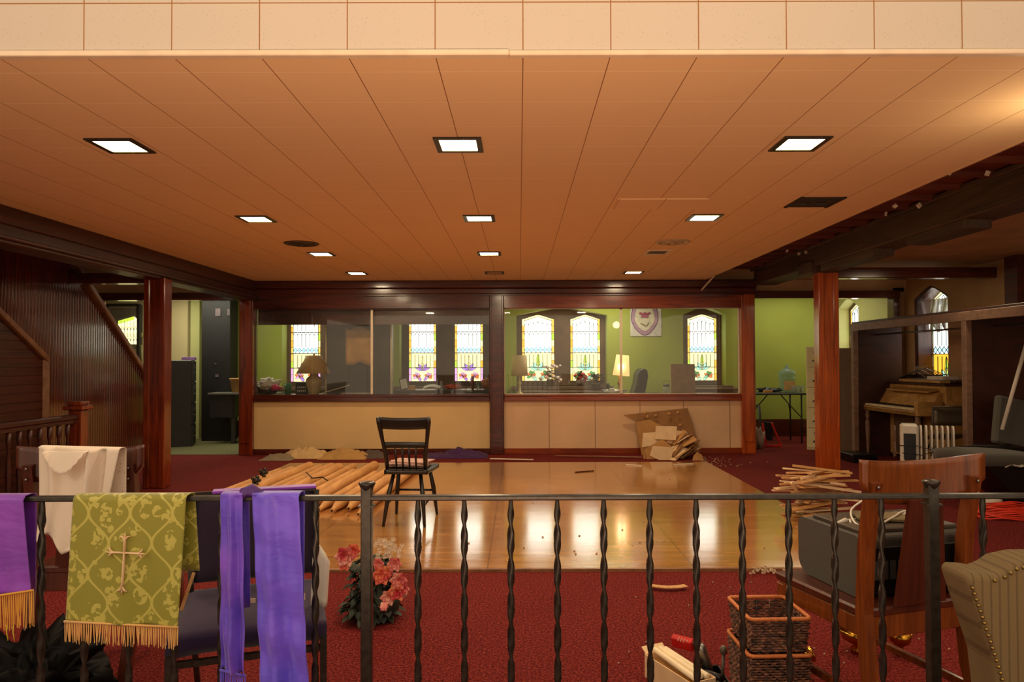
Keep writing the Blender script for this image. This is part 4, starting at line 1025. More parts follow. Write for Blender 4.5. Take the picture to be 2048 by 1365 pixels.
for i, (px, py) in enumerate([(512, 968), (527, 952)]):
    p = PZ(px, py, .12); b = MB()
    for k in range(5): a = 2*pi*k/5; b.blob((.03*cos(a), .015*sin(a*2), .03*sin(a)), .018, k, .1, 5)
    b.blob((0, 0, 0), .025, 1, .1, 6); b.tube([(0, 0, -.06), (0, 0, 0)], .012, 6)
    b.build('iron_casting', black_metal, loc=p+Vector((0, 0, .03)), label=['black lobed iron knob on the tubes nearer the stole', 'black lobed iron knob on the tubes farther from the stole'][i], cat='knob')
b = MB(); b.tube([PZ(612, 945, .13), PZ(625, 957, .12), PZ(645, 955, .13), PZ(655, 962, .12)], .006, 5); b.build('loose_cable', black_plastic, label='short black cord lying across the tan tubes', cat='cord')

# ================================================================== CLOTH PILES ALONG THE PARTITION
def heap(name, px0, px1, ytop, Y, mat, label, seed, n=16, dep=.30, base=0.0, hscale=1):
    from mathutils import noise as N
    x0, x1 = xat(px0, Y), xat(px1, Y); H = (1.24-(ytop-722)/FPX*Y)
    b = MB()
    def f(u, v):
        e = (sin(pi*u)**.5)*(min(1, v*1.7)**.7)*(1-.4*v)
        x = x0+(x1-x0)*u; y = Y-dep/2+dep*v
        r_ = 1-1.6*abs(N.noise(Vector((x*5+seed, y*7, seed*1.3))))+.5*N.noise(Vector((x*22, y*14, seed)))
        return (x+.02*N.noise(Vector((x*20, y*20, 3))), y+.02*N.noise(Vector((x*21, y*20, 9))), base+max(.004, H*e*(.42+.78*r_)*hscale))
    b.grid(f, int(n*max(1, abs(x1-x0)*2.6)), n, 0, True)
    b.grid(lambda u, v: (f(u, 0)[0], Y-dep/2, base+.001+v*(f(u, 0)[2]-base-.001)), n, 1, 0, True)
    return b.build(name, mat, label=label, cat='cloth')
heap('rumpled_cloth', 525, 590, 905, 8.98, cloth('grey_beige_cloth', (140, 120, 92)), 'grey beige rumpled cloth at the stair end of the partition base', 1)
heap('rumpled_cloth', 565, 655, 890, 9.15, cloth('cream_cloth', (210, 172, 116)), 'cream rumpled cloth heap, tallest at the partition base', 4)
heap('rumpled_cloth', 640, 735, 893, 9.05, cloth('gold_beige_cloth', (186, 140, 78)), 'gold beige rumpled cloth beside the cream heap', 7)
heap('rumpled_cloth', 700, 775, 898, 9.15, cloth('slate_cloth', (84, 70, 62)), 'slate grey rumpled cloth behind the black chair', 9)
heap('rumpled_cloth', 850, 975, 893, 9.12, cloth('dark_violet_cloth', (66, 30, 78)), 'dark purple rumpled cloth right of the black chair', 12)

# ================================================================== TORN TILES AND CARDBOARD AT THE PARTITION
def plate(name, pts, Y, th, mat, label, cat, tilt=0.0, group=None, yaw=0.0):
    """flat board from photo corner points, standing near depth Y and leaning by tilt"""
    P_ = [PY(x, y, Y) for x, y in pts]; zmin = min(p.z for p in P_); c = sum(P_, Vector())/len(P_)
    for p in P_: p.y += (p.z-zmin)*tilt + (p.x-c.x)*yaw
    n = (P_[1]-P_[0]).cross(P_[2]-P_[0]).normalized()*th
    if n.y < 0: n = -n
    k = len(P_); b = MB(); b.add(P_+[p+n for p in P_], [tuple(range(k)), tuple(range(2*k-1, k-1, -1))]+[(i, i+k, (i+1) % k+k, (i+1) % k) for i in range(k)])
    return b.build(name, mat, label=label, cat=cat, group=group)
G = 'torn ceiling tiles heaped at the partition'
bigc = plate('cardboard_sheet', [(1247, 831), (1376, 817), (1400, 905), (1284, 905), (1273, 843)], 9.33, .012, tan_card2, 'large torn brown cardboard sheet with glue dabs leaning on the partition', 'cardboard', .05)
b = MB()
for px, py in ((1290, 826), (1295, 834), (1311, 832), (1338, 828), (1356, 826), (1301, 856), (1361, 851)):
    c = PY(px, py, 9.31); b.blob(c, .022, px, .3, 6, (1, .35, .9))
b.build('glue_dab', tan_card, bigc)
plate('cardboard_sheet', [(1272, 845), (1300, 840), (1380, 880), (1378, 912), (1284, 914)], 9.28, .01, tan_card, 'lower brown cardboard sheet behind the heap of cream tiles', 'cardboard', .05)
plate('ceiling_tile', [(1313, 853), (1355, 854), (1352, 881), (1310, 879)], 9.02, .014, tile_back, 'small cream tile on top of the heap by the partition', 'ceiling tile', .2, G)
plate('ceiling_tile', [(1287, 867), (1318, 865), (1322, 890), (1284, 895)], 9.06, .014, tile_back, 'cream tile on the side of the heap nearer the middle post', 'ceiling tile', .2, G)
plate('ceiling_tile', [(1352, 861), (1377, 866), (1359, 891), (1332, 886)], 9.08, .014, tile_back, 'cream tile turned diagonally at the upper side of the heap', 'ceiling tile', .2, G)
plate('ceiling_tile', [(1307, 893), (1347, 896), (1341, 932), (1300, 912)], 8.80, .014, tile_back, 'cream tile standing upright at the foot of the heap', 'ceiling tile', .15, G)
plate('ceiling_tile', [(1290, 900), (1326, 880), (1345, 895), (1310, 930), (1296, 930)], 8.88, .014, tan_card, 'tan tile turned on its corner under the upright cream tile', 'ceiling tile', .15, G)
plate('ceiling_tile', [(1287, 905), (1300, 903), (1300, 930), (1288, 928)], 8.92, .05, tan_card, 'tan rounded scrap at the foot of the tile heap', 'ceiling tile', .1, G)
b_i = 0
labs = ['steep cream edged scrap', 'long broken tile slab', 'brown tile slab', 'dark backed tile slab', 'thin tile sliver', 'short tile slab', 'curled tile slab', 'topmost tile sliver']
for i in range(16):
    px = 1350+rnd.uniform(0, 38); py = 875+i*3.2+rnd.uniform(-3, 3); a = R(-rnd.uniform(25, 48)); L_ = rnd.uniform(20, 34)
    p = PY(px, py, 8.95+rnd.uniform(-.1, .15)); b = MB()
    b.box((0, 0, 0), (L_/FPX*9*1.3, rnd.uniform(.10, .22), rnd.uniform(.008, .016)), (rnd.uniform(-.5, .3), a, rnd.uniform(-.5, .5)))
    zc = max(p.z, .06); b.build('tile_fragment', [tan_card, tile_back, tan_card2][i % 3], loc=(p.x, p.y, zc), label='broken tile fragment slanting in the right side of the heap by the partition', cat='tile fragment', group='broken fragments in the tile heap')
plate('cardboard_disc', [(1388, 912), (1395, 905), (1404, 910), (1409, 922), (1402, 933), (1390, 934), (1384, 926)], 8.75, .01, tan_card, 'rounded tan cardboard disc leaning at the foot of the heap', 'cardboard', .1)
for i, (x0, y0, x1, y1, lab) in enumerate([(980, 918, 1067, 920, 'long white strip on the carpet in front of the middle post'), (1252, 930, 1285, 932, 'short white strip at the foot of the tile heap'), (1348, 930, 1386, 928, 'white strip poking out of the tile heap'), (1150, 945, 1188, 942, 'thin dark stick on the wooden floor'), (1298, 1171, 1372, 1172, 'curved tan wood strip on the red carpet behind the railing'),
                                          (1110, 912, 1284, 915, 'very long pale strip along the partition base')]):
    a, c_ = PZ(x0, y0, .02), PZ(x1, y1, .02); b = MB()
    if i == 4:
        n_ = 8; pts = [a.lerp(c_, k/n_)+Vector((0, .03*sin(pi*k/n_)*-1, 0)) for k in range(n_+1)]
        for p, q in zip(pts, pts[1:]): b.bar(p, q, .04, .004)
    else: b.bar(a, c_, .03 if i != 3 else .012, .012, bev=.002)
    b.build('floor_strip', [white_paint, white_paint, white_paint, wood_oakd, wood_lath, wood_trim][i], label=lab, cat='strip')
b = MB()
for i in range(80):
    px = 1400+abs(rnd.gauss(0, 45)); py = 915+rnd.random()*18+(px-1400)*.05; p = PZ(px, py, .0)
    if px < 1480 or py > 918: b.box((p.x, p.y, .012), (rnd.uniform(.006, .022), .009, .006), (0, 0, rnd.random()*3))
for i in range(40): p = PZ(rnd.gauss(1525, 18), rnd.gauss(1146, 4), 0); b.box((p.x, p.y, .018), (.014, .01, .008), (0, 0, rnd.random()*3))
for i in range(40): p = PZ(rnd.uniform(1230, 1900), rnd.uniform(1150, 1340), 0); b.box((p.x, p.y, .004), (.006, .006, .004), (0, 0, rnd.random()*3))
for i in range(30): p = PZ(rnd.uniform(900, 1560), rnd.uniform(950, 1120), 0); b.box((p.x, p.y, .018), (.012, .01, .005), (0, 0, rnd.random()*3))
b.build('floor_debris', plain('plaster_bits', (186, 160, 130), .9), label='scattered pale plaster crumbs on carpet and wooden floor', cat='debris', kind='stuff')

# lath pile near the right column
lp = PZ(1655, 1050)
for i in range(46):
    lay = i/46; z = .02+.36*lay; wdt = .30-.10*lay; p = Vector((lp.x+rnd.uniform(-.10, .10), lp.y+.2+rnd.uniform(-.12, .12), z))
    L_ = rnd.uniform(.28, .5); a = rnd.uniform(-.35, .35) if i % 4 else rnd.uniform(.5, 1.1)
    b = MB(); b.box((0, 0, 0), (L_, rnd.uniform(.03, .06), rnd.uniform(.008, .014)), (rnd.uniform(-.08, .08), rnd.uniform(-.10, .12), a), 0, .001)
    b.build('lath_stick', [wood_lath, tan_card, wood_lath, tile_back][i % 4], loc=p, label='broken wooden lath in the pile beside the right column', cat='wood stick', group='pile of broken laths beside the right column')
for i, (a, c_) in enumerate([((1582, 966), (1600, 992)), ((1585, 965), (1722, 985)), ((1602, 958), (1628, 951)), ((1612, 961), (1640, 955)), ((1660, 966), (1690, 970))]):
    b = MB(); b.bar(PY(*a, lp.y+.02+.02*i), PY(*c_, lp.y+.1), .014, .018); b.build('lath_stick', tile_back, label='white edged stick resting on top of the lath pile', cat='wood stick', group='white edged sticks on the lath pile')

# ================================================================== RIGHT SIDE: COAT RACK, PIANO, HEATER ...
wr = thing('coat_rack', 'long open wooden coat rack unit with red brown end panels', 'coat rack', (0, 0, 0))
XW = 4.30
b = MB(); b.bb(XW, XW+.62, 4.9, 9.14, 1.70, 1.725, bev=.003); b.build('top_board', wood_wpan, wr)
b = MB(); b.bb(XW-.012, XW+.02, 4.9, 9.14, 1.61, 1.70, bev=.003); b.build('front_fascia', wood_ward, wr)
for y in (9.10, 6.82):
    b = MB(); b.bb(XW-.012, XW+.05, y-.035, y+.035, 0, 1.61, bev=.004); b.build('upright', wood_ward, wr)
    b = MB(); b.bb(XW+.05, XW+.62, y-.015, y+.015, 0, 1.70); b.build('end_panel', wood_wpan, wr)
b = MB(); b.tube([(XW+.28, 6.84, 1.56), (XW+.28, 9.08, 1.56)], .011, 8); b.build('hanging_rod', steel, wr)
b = MB(); b.tube([(XW+.28, 5.0, 1.56), (XW+.28, 6.80, 1.56)], .011, 8); b.build('hanging_rod', steel, wr)
# piano: front faces -X
pn = thing('spinet_piano', 'blond wooden spinet piano with open keyboard inside the coat rack bay', 'piano', (4.44, 8.55, 0), R(2))
L_ = 1.16; zt_ = .70
b = MB(); b.bb(0, .30, -L_/2, L_/2, .60, .645, bev=.004); b.bb(0, .02, -L_/2, L_/2, .60, .655, bev=.004); b.build('keybed', wood_piano, pn)
for s_ in (-1, 1):
    b = MB(); b.bb(0, .30, s_*L_/2-.03, s_*L_/2+.03, .60, .76, bev=.006); b.build('key_cheek', wood_piano, pn)
    b = MB(); b.lathe([(.022, 0), (.016, .04), (.026, .25), (.034, .40), (.030, .46), (.018, .49), (.034, .53), (.024, .56), (.032, .60)], (.05, s_*(L_/2-.04), 0), 16); b.build('front_leg', wood_ward, pn)
b = MB(); b.bb(.02, .20, -L_/2+.03, L_/2-.03, .66, .685); wk = b.build('white_keys', plain('ivory_keys', (226, 208, 168), .35), pn)
b = MB()
for k in range(52): 
    y = -L_/2+.035+k*(L_-.07)/52
    if k % 7 in (0, 1, 3, 4, 5): b.bb(.09, .20, y+.012, y+.024, .685, .697)
b.build('black_keys', black_plastic, pn)
b = MB(); b.prism([(.20, .69), (.30, .86), (.34, .86), (.34, .69)], 'y', -L_/2+.03, L_/2-.03); b.build('fallboard', wood_piano, pn)
b = MB(); b.box((.30, -.06, .885), (.20, .85, .02), (0, R(-12), 0), 0, .003); b.build('music_desk', wood_piano, pn)
b = MB(); b.bb(.34, .62, -L_/2-.02, L_/2, .05, .94, bev=.005); b.build('piano_case', wood_piano, pn)
b = MB(); b.bb(.30, .66, -L_/2-.06, L_/2+.02, .94, .965, bev=.004); b.bb(.42, .66, -L_/2-.06, L_/2-.1, .985, 1.0); b.build('top_lid', wood_wpan, pn)
b = MB(); b.bb(.30, .62, -L_/2-.03, L_/2, .62, .64); b.bb(.2, .3, -.2, .2, .1, .6); b.build('lower_panel', wood_table, pn)
# things on the piano
b = MB(); b.box((0, 0, .02), (.20, .26, .04), None, 0, .004); bk = b.build('white_book', paper, loc=(4.92, 8.22, 1.005), rotz=R(8), label='thick white book lying on the piano top below the stained window', cat='book')
for i in range(8):
    h = thing('coat_hanger', 'dark wire coat hanger in the stack on the piano top', 'hanger', (4.86+.012*i, 8.72-.02*i, 1.012+.006*i), R(20+4*i), 'coat hangers stacked on the piano')
    b = MB(); b.tube([(0, -.2, 0), (.02, 0, .09), (0, .2, 0), (0, -.2, 0)], .005, 5); b.build('hanger_body', wood_gray if i % 3 else steel, h)
    b = MB(); b.tube([(.02, 0, .09), (.03, 0, .12), (.03, .02, .135), (.03, .03, .12)], .003, 5); b.build('hanger_hook', steel, h)
b = MB(); b.box((0, 0, 0), (.12, .86, .03), None, 0, .003); b.build('loose_board', wood_piano, loc=(4.80, 8.40, .985), label='loose blond board lying along the piano top', cat='board')
# violin-shaped board under keyboard
b = MB(); prof = [(.0, 0), (.05, .03), (.055, .08), (.03, .14), (.022, .2), (.035, .27), (.045, .33), (.02, .37), (0, .38)]
poly = [(y, z) for y, z in prof]+[(-y, z) for y, z in prof[::-1][1:-1]]
vb = MB(); vb.prism([(p[0], p[1]) for p in poly], 'x', -.01, .01); vb.build('lyre_board', wood_ward, loc=(4.30, 8.12, .11), rotz=R(-20), label='pale fiddle shaped board standing under the piano keyboard', cat='board')
b = MB(); b.bb(-.15, .15, -.2, .2, .0, .10, bev=.01); b.build('foot_pedal_box', black_plastic, loc=(4.15, 8.7, 0), label='low dark box on the floor before the piano leg', cat='box')
# oil heater
ht_ = thing('oil_heater', 'white oil filled radiator heater with black control panel before the piano', 'heater', (3.97, 6.9, 0), R(-25))
for k in range(7):
    b = MB(); x = -.06+.045*k; pts = []
    for a in range(24):
        an = 2*pi*a/24; cs, sn = cos(an), sin(an); pts.append((.075*abs(cs)**.5*(1 if cs > 0 else -1), .34+.26*abs(sn)**.35*(1 if sn > 0 else -1)))
    b.prism(pts, 'x', x, x+.014); b.build('fin', white_plastic, ht_)
b = MB(); b.bb(-.23, -.075, -.085, .085, .06, .61, bev=.02); b.build('control_housing', white_plastic, ht_)
b = MB(); b.prism([(-.205, .52), (-.10, .52), (-.10, .28), (-.12, .20), (-.18, .20), (-.205, .28)], 'y', -.093, -.083); b.build('control_panel', black_plastic, ht_)
b = MB(); b.bb(-.21, .26, -.03, .03, .04, .10); b.bb(-.18, -.14, -.13, .13, .0, .05); b.bb(.18, .22, -.13, .13, .0, .05); b.build('heater_base', white_plastic, ht_)
b = MB(); b.tube([(-.25, -.08, .40), (-.1, -.12, .41), (.05, -.12, .37), (.1, -.10, .34)], .004, 5); b.tube([(-.22, -.09, .33), (-.05, -.12, .32), (.05, -.11, .36)], .004, 5)
b.tube([(.02, -.11, .31), (.06, -.12, .42), (.07, -.11, .30), (.03, -.12, .40), (.09, -.1, .33)], .005, 5); b.build('power_cord', black_plastic, ht_)
# folding chair
fc = thing('folding_chair', 'brown metal folding chair leaning between heater and coat rack post', 'chair', (4.40, 7.30, 0), R(-10))
fm = plain('brown_enamel', (92, 78, 62), .35, .1, 10, .3)
b = MB(); b.grid(lambda u, v: ((u-.5)*.36+.05, -.04+.02*sin(pi*u), .56+.18*v), 8, 4, 0, True, .006); b.build('backrest', fm, fc)
for s_ in (-1, 1):
    b = MB(); b.tube([(.05+s_*.19, -.05, .76), (.05+s_*.17, .05, .42), (.05+s_*.19-.05, .25, 0)], .010, 8); b.build('leg', dark_metal, fc)
    b = MB(); b.tube([(.05+s_*.17, .06, .46), (.05+s_*.19, -.18, 0)], .010, 8); b.build('leg', dark_metal, fc)
b = MB(); b.box((.05, .16, .43), (.34, .34, .02), (R(-14), 0, 0), 0, .006); b.build('seat', fm, fc)
b = MB(); b.tube([(-.14, -.05, .755), (.24, -.05, .755)], .010, 8); b.build('top_bar', fm, fc)
# overturned office chair and bits, far right
oc = thing('office_chair', 'grey fabric office chair lying over with its black base on the carpet', 'chair', (4.15, 6.15, 0), R(8))
gf = cloth('grey_fabric', (88, 86, 78), .9, .1)
b = MB(); b.grid(lambda u, v: (-.42+.95*u, -.25+.5*v, .44-.10*u+.04*sin(pi*v)+.03*sin(pi*u)), 12, 8, 0, True, .09); b.build('seat', gf, oc)
b = MB(); b.box((.42, .30, .66), (.36, .08, .44), (R(-6), R(12), 0), 0, .03); b.build('backrest', gf, oc)
b = MB(); b.prism([(-.30, .36), (.5, .26), (.5, .02), (.05, .02)], 'y', -.2, .15); b.build('chair_base', black_plastic, oc)
b = MB(); b.blob((.05, .12, .45), .1, 5, .4, 8, (3.4, 1.0, .35)); b.build('black_padding', leather_b, oc)
b = MB(); b.grid(lambda u, v: (PY(2003+u*70, 930, 5.95).x, 5.90+.12*v, PY(2003, 930, 5.95).z-.02+.03*abs(sin(u*7+v*5))), 12, 5, 0, True, .003)
b.build('plastic_bag', white_plastic, label='crumpled white plastic bag on the overturned grey chair', cat='bag')
b = MB(); p = PY(1980, 958, 6.45); b.box((0, 0, 0), (.16, .10, .20), (R(10), R(25), R(10)), 0, .008); b.build('wood_block', wood_oakd if 0 else tan_card2, loc=(p.x, p.y, .14), label='brown wooden block tilted on the carpet under the grey chair', cat='wood block')
b = MB(); b.tube([PY(2004, 860, 6.3), PY(2052, 690, 6.3)], .016, 8); b.build('white_pole', white_plastic, label='white pole leaning inside the coat rack behind the grey chair', cat='pole')
b = MB(); cpos = PZ(2028, 1035)
for k in range(9):
    pts = []
    for i in range(28):
        a = 2*pi*i/28; pts.append((.30*cos(a)*(1+.1*sin(3*a+k)), .11*sin(a)*(1+.15*cos(2*a+k))+.01*k-.04, .012+.009*k+.008*sin(5*a+k)))
    b.tube(pts, .006, 6, closed=True)
b.build('orange_cord', plain('orange_red_vinyl', (226, 60, 34), .45), loc=(cpos.x, cpos.y, 0), label='coil of orange red extension cord on the carpet', cat='cord')
p = PZ(2002, 1010, .06); b = MB(); b.blob((0, 0, 0), .06, 8, .5, 8, (1.5, 1, .6)); b.build('white_rag', paper, loc=(p.x, p.y+.1, .05), label='crumpled white rag behind the orange cord coil', cat='rag')
# brass pieces under the oak chair
for i, (px, py, r, lab) in enumerate([(1715, 1262, .075, 'brass bowl on the carpet under the oak chair seat'), (1800, 1285, .05, 'small brass dish under the oak chair')]):
    p = PZ(px, py+45*(1-i*.4), 0); b = MB(); b.lathe([(.35*r, 0), (.4*r, .02), (.2*r, .035), (.8*r, .06), (r, .10), (r*.97, .10), (.75*r, .065), (0, .045)], n=28); b.build('brass_dish', brass, loc=(p.x, p.y, 0), label=lab, cat='dish')
b = MB(); b.lathe([(.05, 0), (.05, .008), (.012, .02), (.010, .10), (.03, .12), (.03, .125), (0, .125)], n=20, rot=Matrix.Rotation(R(75), 3, 'Y')); b.build('brass_candlestick', brass, loc=(1.02, 2.78, .06), label='brass candlestick lying beside the brass bowl', cat='candlestick')
# striped upholstered armchair, nearest right
m = M('striped_upholstery'); s = m.sep(); st_ = m.math('FRACT', m.math('MULTIPLY', s[0], 1/.018)); l1 = m.math('LESS_THAN', m.math('ABSOLUTE', m.math('SUBTRACT', st_, .5)), .12)
m.base(m.mix(m.math('MULTIPLY', l1, m.noise(300)), lin((116, 96, 62)), lin((74, 56, 36)))); m.set(.9); m.bump(m.noise(400), .4, .002); upm = m.m
YA = 1.48
ac = thing('armchair', 'beige striped upholstered armchair back edged with brass nailheads', 'armchair')
edge = [(2010, 1420), (1990, 1330), (1960, 1240), (1932, 1156), (1945, 1149), (1968, 1150), (1990, 1154), (2010, 1146), (2032, 1131), (2075, 1122), (2200, 1120), (2200, 1420)]
P_ = [PY(x, y, YA) for x, y in edge]; zb_ = .12
poly = [(p.x, p.z) for p in P_]; poly[0] = (poly[0][0]+.03, zb_); poly[-1] = (poly[-1][0], zb_)
b = MB(); b.prism(poly, 'y', YA, YA+.10); o = b.build('backrest', upm, ac)
bv = o.modifiers.new('soft', 'BEVEL'); bv.width = .012; bv.segments = 3; bv.limit_method = 'ANGLE'; bv.angle_limit = R(50)
b = MB(); path = [PY(x+9, y+7, YA-.002) for x, y in [(2022, 1440), (1992, 1340), (1960, 1240), (1932, 1158)]]+[PY(x, y, YA-.002) for x, y in [(1990, 1162), (2010, 1155), (2034, 1139), (2075, 1130)]]
def walk(pth, step, g):
    for p, q in zip(pth, pth[1:]):
        n_ = max(1, int((q-p).length/step))
        for k in range(n_): g(p.lerp(q, k/n_))
nb = MB()
ab = plain('antique_brass', (150, 124, 70), .3, .1, 20, .9)
walk(path[:4], .0125, lambda c: nb.lathe([(.0045, 0), (.0036, .002), (.0018, .0035), (0, .004)], c, 8, rot=Matrix.Rotation(pi/2, 3, 'X')))
nb.build('nailhead_trim', ab, ac); nb = MB()
walk(path[4:], .0125, lambda c: nb.lathe([(.0045, 0), (.0036, .002), (.0018, .0035), (0, .004)], c, 8, rot=Matrix.Rotation(pi/2, 3, 'X')))

nb.build('nailhead_trim', ab, ac)
b = MB(); x0 = P_[0].x+.08; b.bb(x0, x0+.55, YA-.55, YA, .25, .42, bev=.03); b.build('seat', upm, ac)
for dx, dy in ((.03, .05), (.5, .05), (.03, .55), (.5, .55)):
    b = MB(); b.bb(x0+dx, x0+dx+.04, YA-dy, YA-dy+.04, 0, .26, bev=.004); b.build('leg', wood_oakd, ac)
# black sacks, bottom left, made larger to cover shaded carpet
for i, (px, py, Y, r, lab) in enumerate([(62, 1365, 2.30, .20, 'glossy black plastic sack behind the purple banner'), (215, 1430, 2.25, .09, 'small black sack on the carpet under the dark oak chair')]):
    p = PY(px, py, Y); b = MB(); b.blob((0, 0, r*.8), r, i+4, .42, 22, (1, .8, .85), fr=4.0); b.build('black_sack', plain('black_sack_plastic%d' % i, (8, 7, 8), .5, spec=.12), loc=(p.x, p.y, .02), label=lab, cat='sack')

# ================================================================== RIGHT OFFICE THINGS
tb_ = thing('folding_table', 'black edged folding table with braced legs against the green wall', 'table', (3.80, 10.75, 0))
b = MB(); b.box((0, 0, .735), (.92, .55, .03), None, 0, .006); b.build('tabletop', dark_metal, tb_)
for s_ in (-1, 1):
    for y_ in (-.22, .22):
        b = MB(); b.tube([(s_*.40, y_, 0), (s_*.40, y_, .72)], .013, 8); b.build('leg', dark_metal, tb_)
    b = MB(); b.tube([(s_*.40, -.22, .38), (s_*.22, -.2, .58), (s_*.1, -.2, .72)], .008, 6); b.tube([(s_*.22, -.2, .58), (s_*.40, .22, .4)], .008, 6); b.build('brace', dark_metal, tb_)
jg = thing('water_jug', 'clear blue five gallon water jug with tan label on the folding table', 'water jug', (PY(1574, 780, 10.75).x, 10.75, .752))
b = MB(); b.lathe([(.0, .0), (.10, .0), (.105, .02), (.105, .17), (.128, .20), (.125, .225), (.112, .235), (.125, .25), (.128, .29), (.10, .33), (.04, .355), (.026, .37), (.026, .41), (0, .412)], n=24); b.build('jug_body', jug_m, jg)
b = MB(); b.bb(-.085, .085, -.112, -.106, .03, .17); b.build('jug_label', plain('tan_label', (216, 176, 124), .6), jg)
b = MB(); b.blob((0, 0, 0), .07, 4, .3, 8, (2.6, 1, .5)); b.build('black_hose', black_plastic, loc=(3.75, 10.62, .79), label='black rumpled bag lying on the folding table', cat='bag')
for i, px in enumerate((1588, 1597, 1605)):
    p = PY(px, 782, 10.6); b = MB(); b.lathe([(.012, 0), (.035, .01), (.038, .07), (.03, .10), (.028, .10), (.034, .07), (.03, .014), (0, .012)], n=14); b.build('glass_jar', clear_m, loc=(p.x, 10.6, .752), label=['clear glass jar nearest the water jug', 'clear glass jar in the middle of three on the table', 'clear glass jar nearest the cream cabinet'][i], cat='jar', group='glass jars on the folding table')
b = MB(); b.box((0, 0, .02), (.12, .10, .04), None, 0, .003); b.build('tan_box', tan_card, loc=(PY(1535, 790, 10.55).x, 10.55, .752), label='small tan box on the folding table under the black bag', cat='box')
fcab = thing('filing_cabinet', 'cream five drawer filing cabinet half hidden by the right column', 'filing cabinet', (3.97, 9.78, 0), R(-22))
b = MB(); b.bb(0, .38, 0, .60, 0, 1.42, bev=.006); b.build('cabinet_body', cream_metal, fcab)
for k in range(5):
    b = MB(); b.bb(.01, .37, -.018, .0, .03+.277*k, .03+.277*k+.265, bev=.004); dr = b.build('drawer', cream_metal, fcab)
    b = MB(); b.bb(.08, .16, -.034, -.018, .03+.277*k+.08, .03+.277*k+.10); b.lathe([(.012, 0), (.008, .014), (0, .016)], (.12, -.018, .03+.277*k+.05), 8, rot=Matrix.Rotation(pi/2, 3, 'X')); b.build('drawer_handle', dark_metal, dr)
    b = MB(); b.bb(.09, .15, -.021, -.018, .03+.277*k+.18, .03+.277*k+.22); b.build('label_holder', steel, dr)
b = MB(); b.bb(0, .30, 0, .40, 0, 1.40, bev=.006); b.build('metal_locker', taupe_metal, loc=(4.37, 9.64, 0), rotz=R(-22), label='taupe metal cabinet between the right column and the coat rack', cat='cabinet')
rt = thing('hand_truck', 'red metal frame leaning beside the right partition post', 'hand truck', (3.62, 10.1, 0))
red_m = plain('red_paint', (206, 44, 30), .45)
b = MB(); b.bar((-.02, 0, .34), (.11, .02, .03), .03, .02); b.bar((-.14, 0, .02), (.11, 0, .02), .05, .03); b.bar((-.15, 0, .34), (-.1, .02, .03), .03, .02); b.build('red_frame', red_m, rt)
b = MB(); b.box((-.07, .03, .22), (.16, .02, .26), (0, .1, 0), 0, .004); b.build('black_back', black_plastic, rt)
b = MB(); b.blob((0, 0, 0), .11, 6, .35, 9, (.6, .7, 1.3)); b.build('white_sack', plain('off_white_sack', (170, 150, 130), .7), loc=(3.37, 9.95, .14), label='off white sack slumped behind the right partition post', cat='sack')
b = MB(); b.tube([(0, 0, 0), (-.03, 0, .5)], .018, 8); b.build('grey_pipe', gray_plastic, loc=(3.42, 10.0, .1), label='grey vacuum pipe standing out of the off white sack', cat='pipe')

# ================================================================== LEFT OFFICE THINGS
fd = thing('filing_cabinet', 'black four drawer filing cabinet in the left doorway', 'filing cabinet', (xat(383, 10.3), 10.3, 0), R(18))
b = MB(); b.bb(-.45, 0, 0, .40, 0, 1.26, bev=.006); b.build('cabinet_body', dark_metal, fd)
for k in range(4):
    b = MB(); b.bb(0, .018, .01, .39, .02+.31*k, .02+.31*k+.295, bev=.003); dr = b.build('drawer', dark_metal, fd)
    b = MB(); b.bb(.018, .032, .14, .26, .02+.31*k+.12, .02+.31*k+.135); b.bb(.018, .022, .16, .24, .02+.31*k+.19, .02+.31*k+.24); b.build('drawer_handle', steel, dr)
b = MB(); b.bb(-.08, .02, .02, .38, 0, .02); 
cbx = thing('card_file_box', 'small lilac and white drawer box on the black filing cabinet', 'drawer box', (xat(383, 10.3)-.16, 10.33, 1.262), R(18))
b = MB(); b.bb(0, .16, 0, .34, 0, .0501, bev=.003); b.build('box_body', plain('lilac_card', (170, 130, 190), .6), cbx)
b = MB(); b.bb(.161, .17, .12, .2, .015, .035); b.build('box_handle', steel, cbx)
b = MB(); b.bb(xat(403, 11.0), xat(460, 11.0), 11.0, 11.3, 0, 2.28, bev=.005); tc = b.build('tall_cabinet', plain('black_brown_cabinet', (22, 17, 16), .6), label='tall black cabinet with small papers stuck on it in the left office', cat='cabinet')
ntm = plain('grey_note', (96, 82, 84), .7)
for px, py, w_, h_ in ((436, 625, .08, .12), (457, 625, .04, .1), (434, 752, .05, .05), (431, 728, .03, .02)):
    p = PY(px, py, 10.99); b = MB(); b.box(p, (w_, .003, h_)); b.build('stuck_note', ntm, tc)
dk = thing('desk', 'grey topped metal desk in the left office beside the tall cabinet', 'desk', (-4.25, 10.85, 0))
b = MB(); b.bb(-.42, .62, -.25, .12, .74, .77, bev=.004); b.build('desktop', plain('grey_laminate', (96, 92, 80), .5), dk)
for x_ in (-.08, .55):
    b = MB(); b.bb(x_, x_+.05, -.2, -.15, 0, .74); b.build('leg', gray_plastic, dk)
b = MB(); b.bb(-.40, -.05, -.22, .10, .4, .74); b.build('pedestal', dark_metal, dk)
bs = thing('woven_basket', 'small tan tapered basket on the grey desk', 'basket', (xat(475, 10.8), 10.8, .772))
b = MB(); b.lathe([(.075, 0), (.11, .20), (.115, .20), (.10, .17), (.07, .01), (0, .01)], n=18); b.build('basket_body', tan_card, bs)
b = MB(); b.lathe([(.112, .195), (.12, .205), (.112, .215), (.105, .205)], n=18); b.build('basket_rim', tan_card, bs)
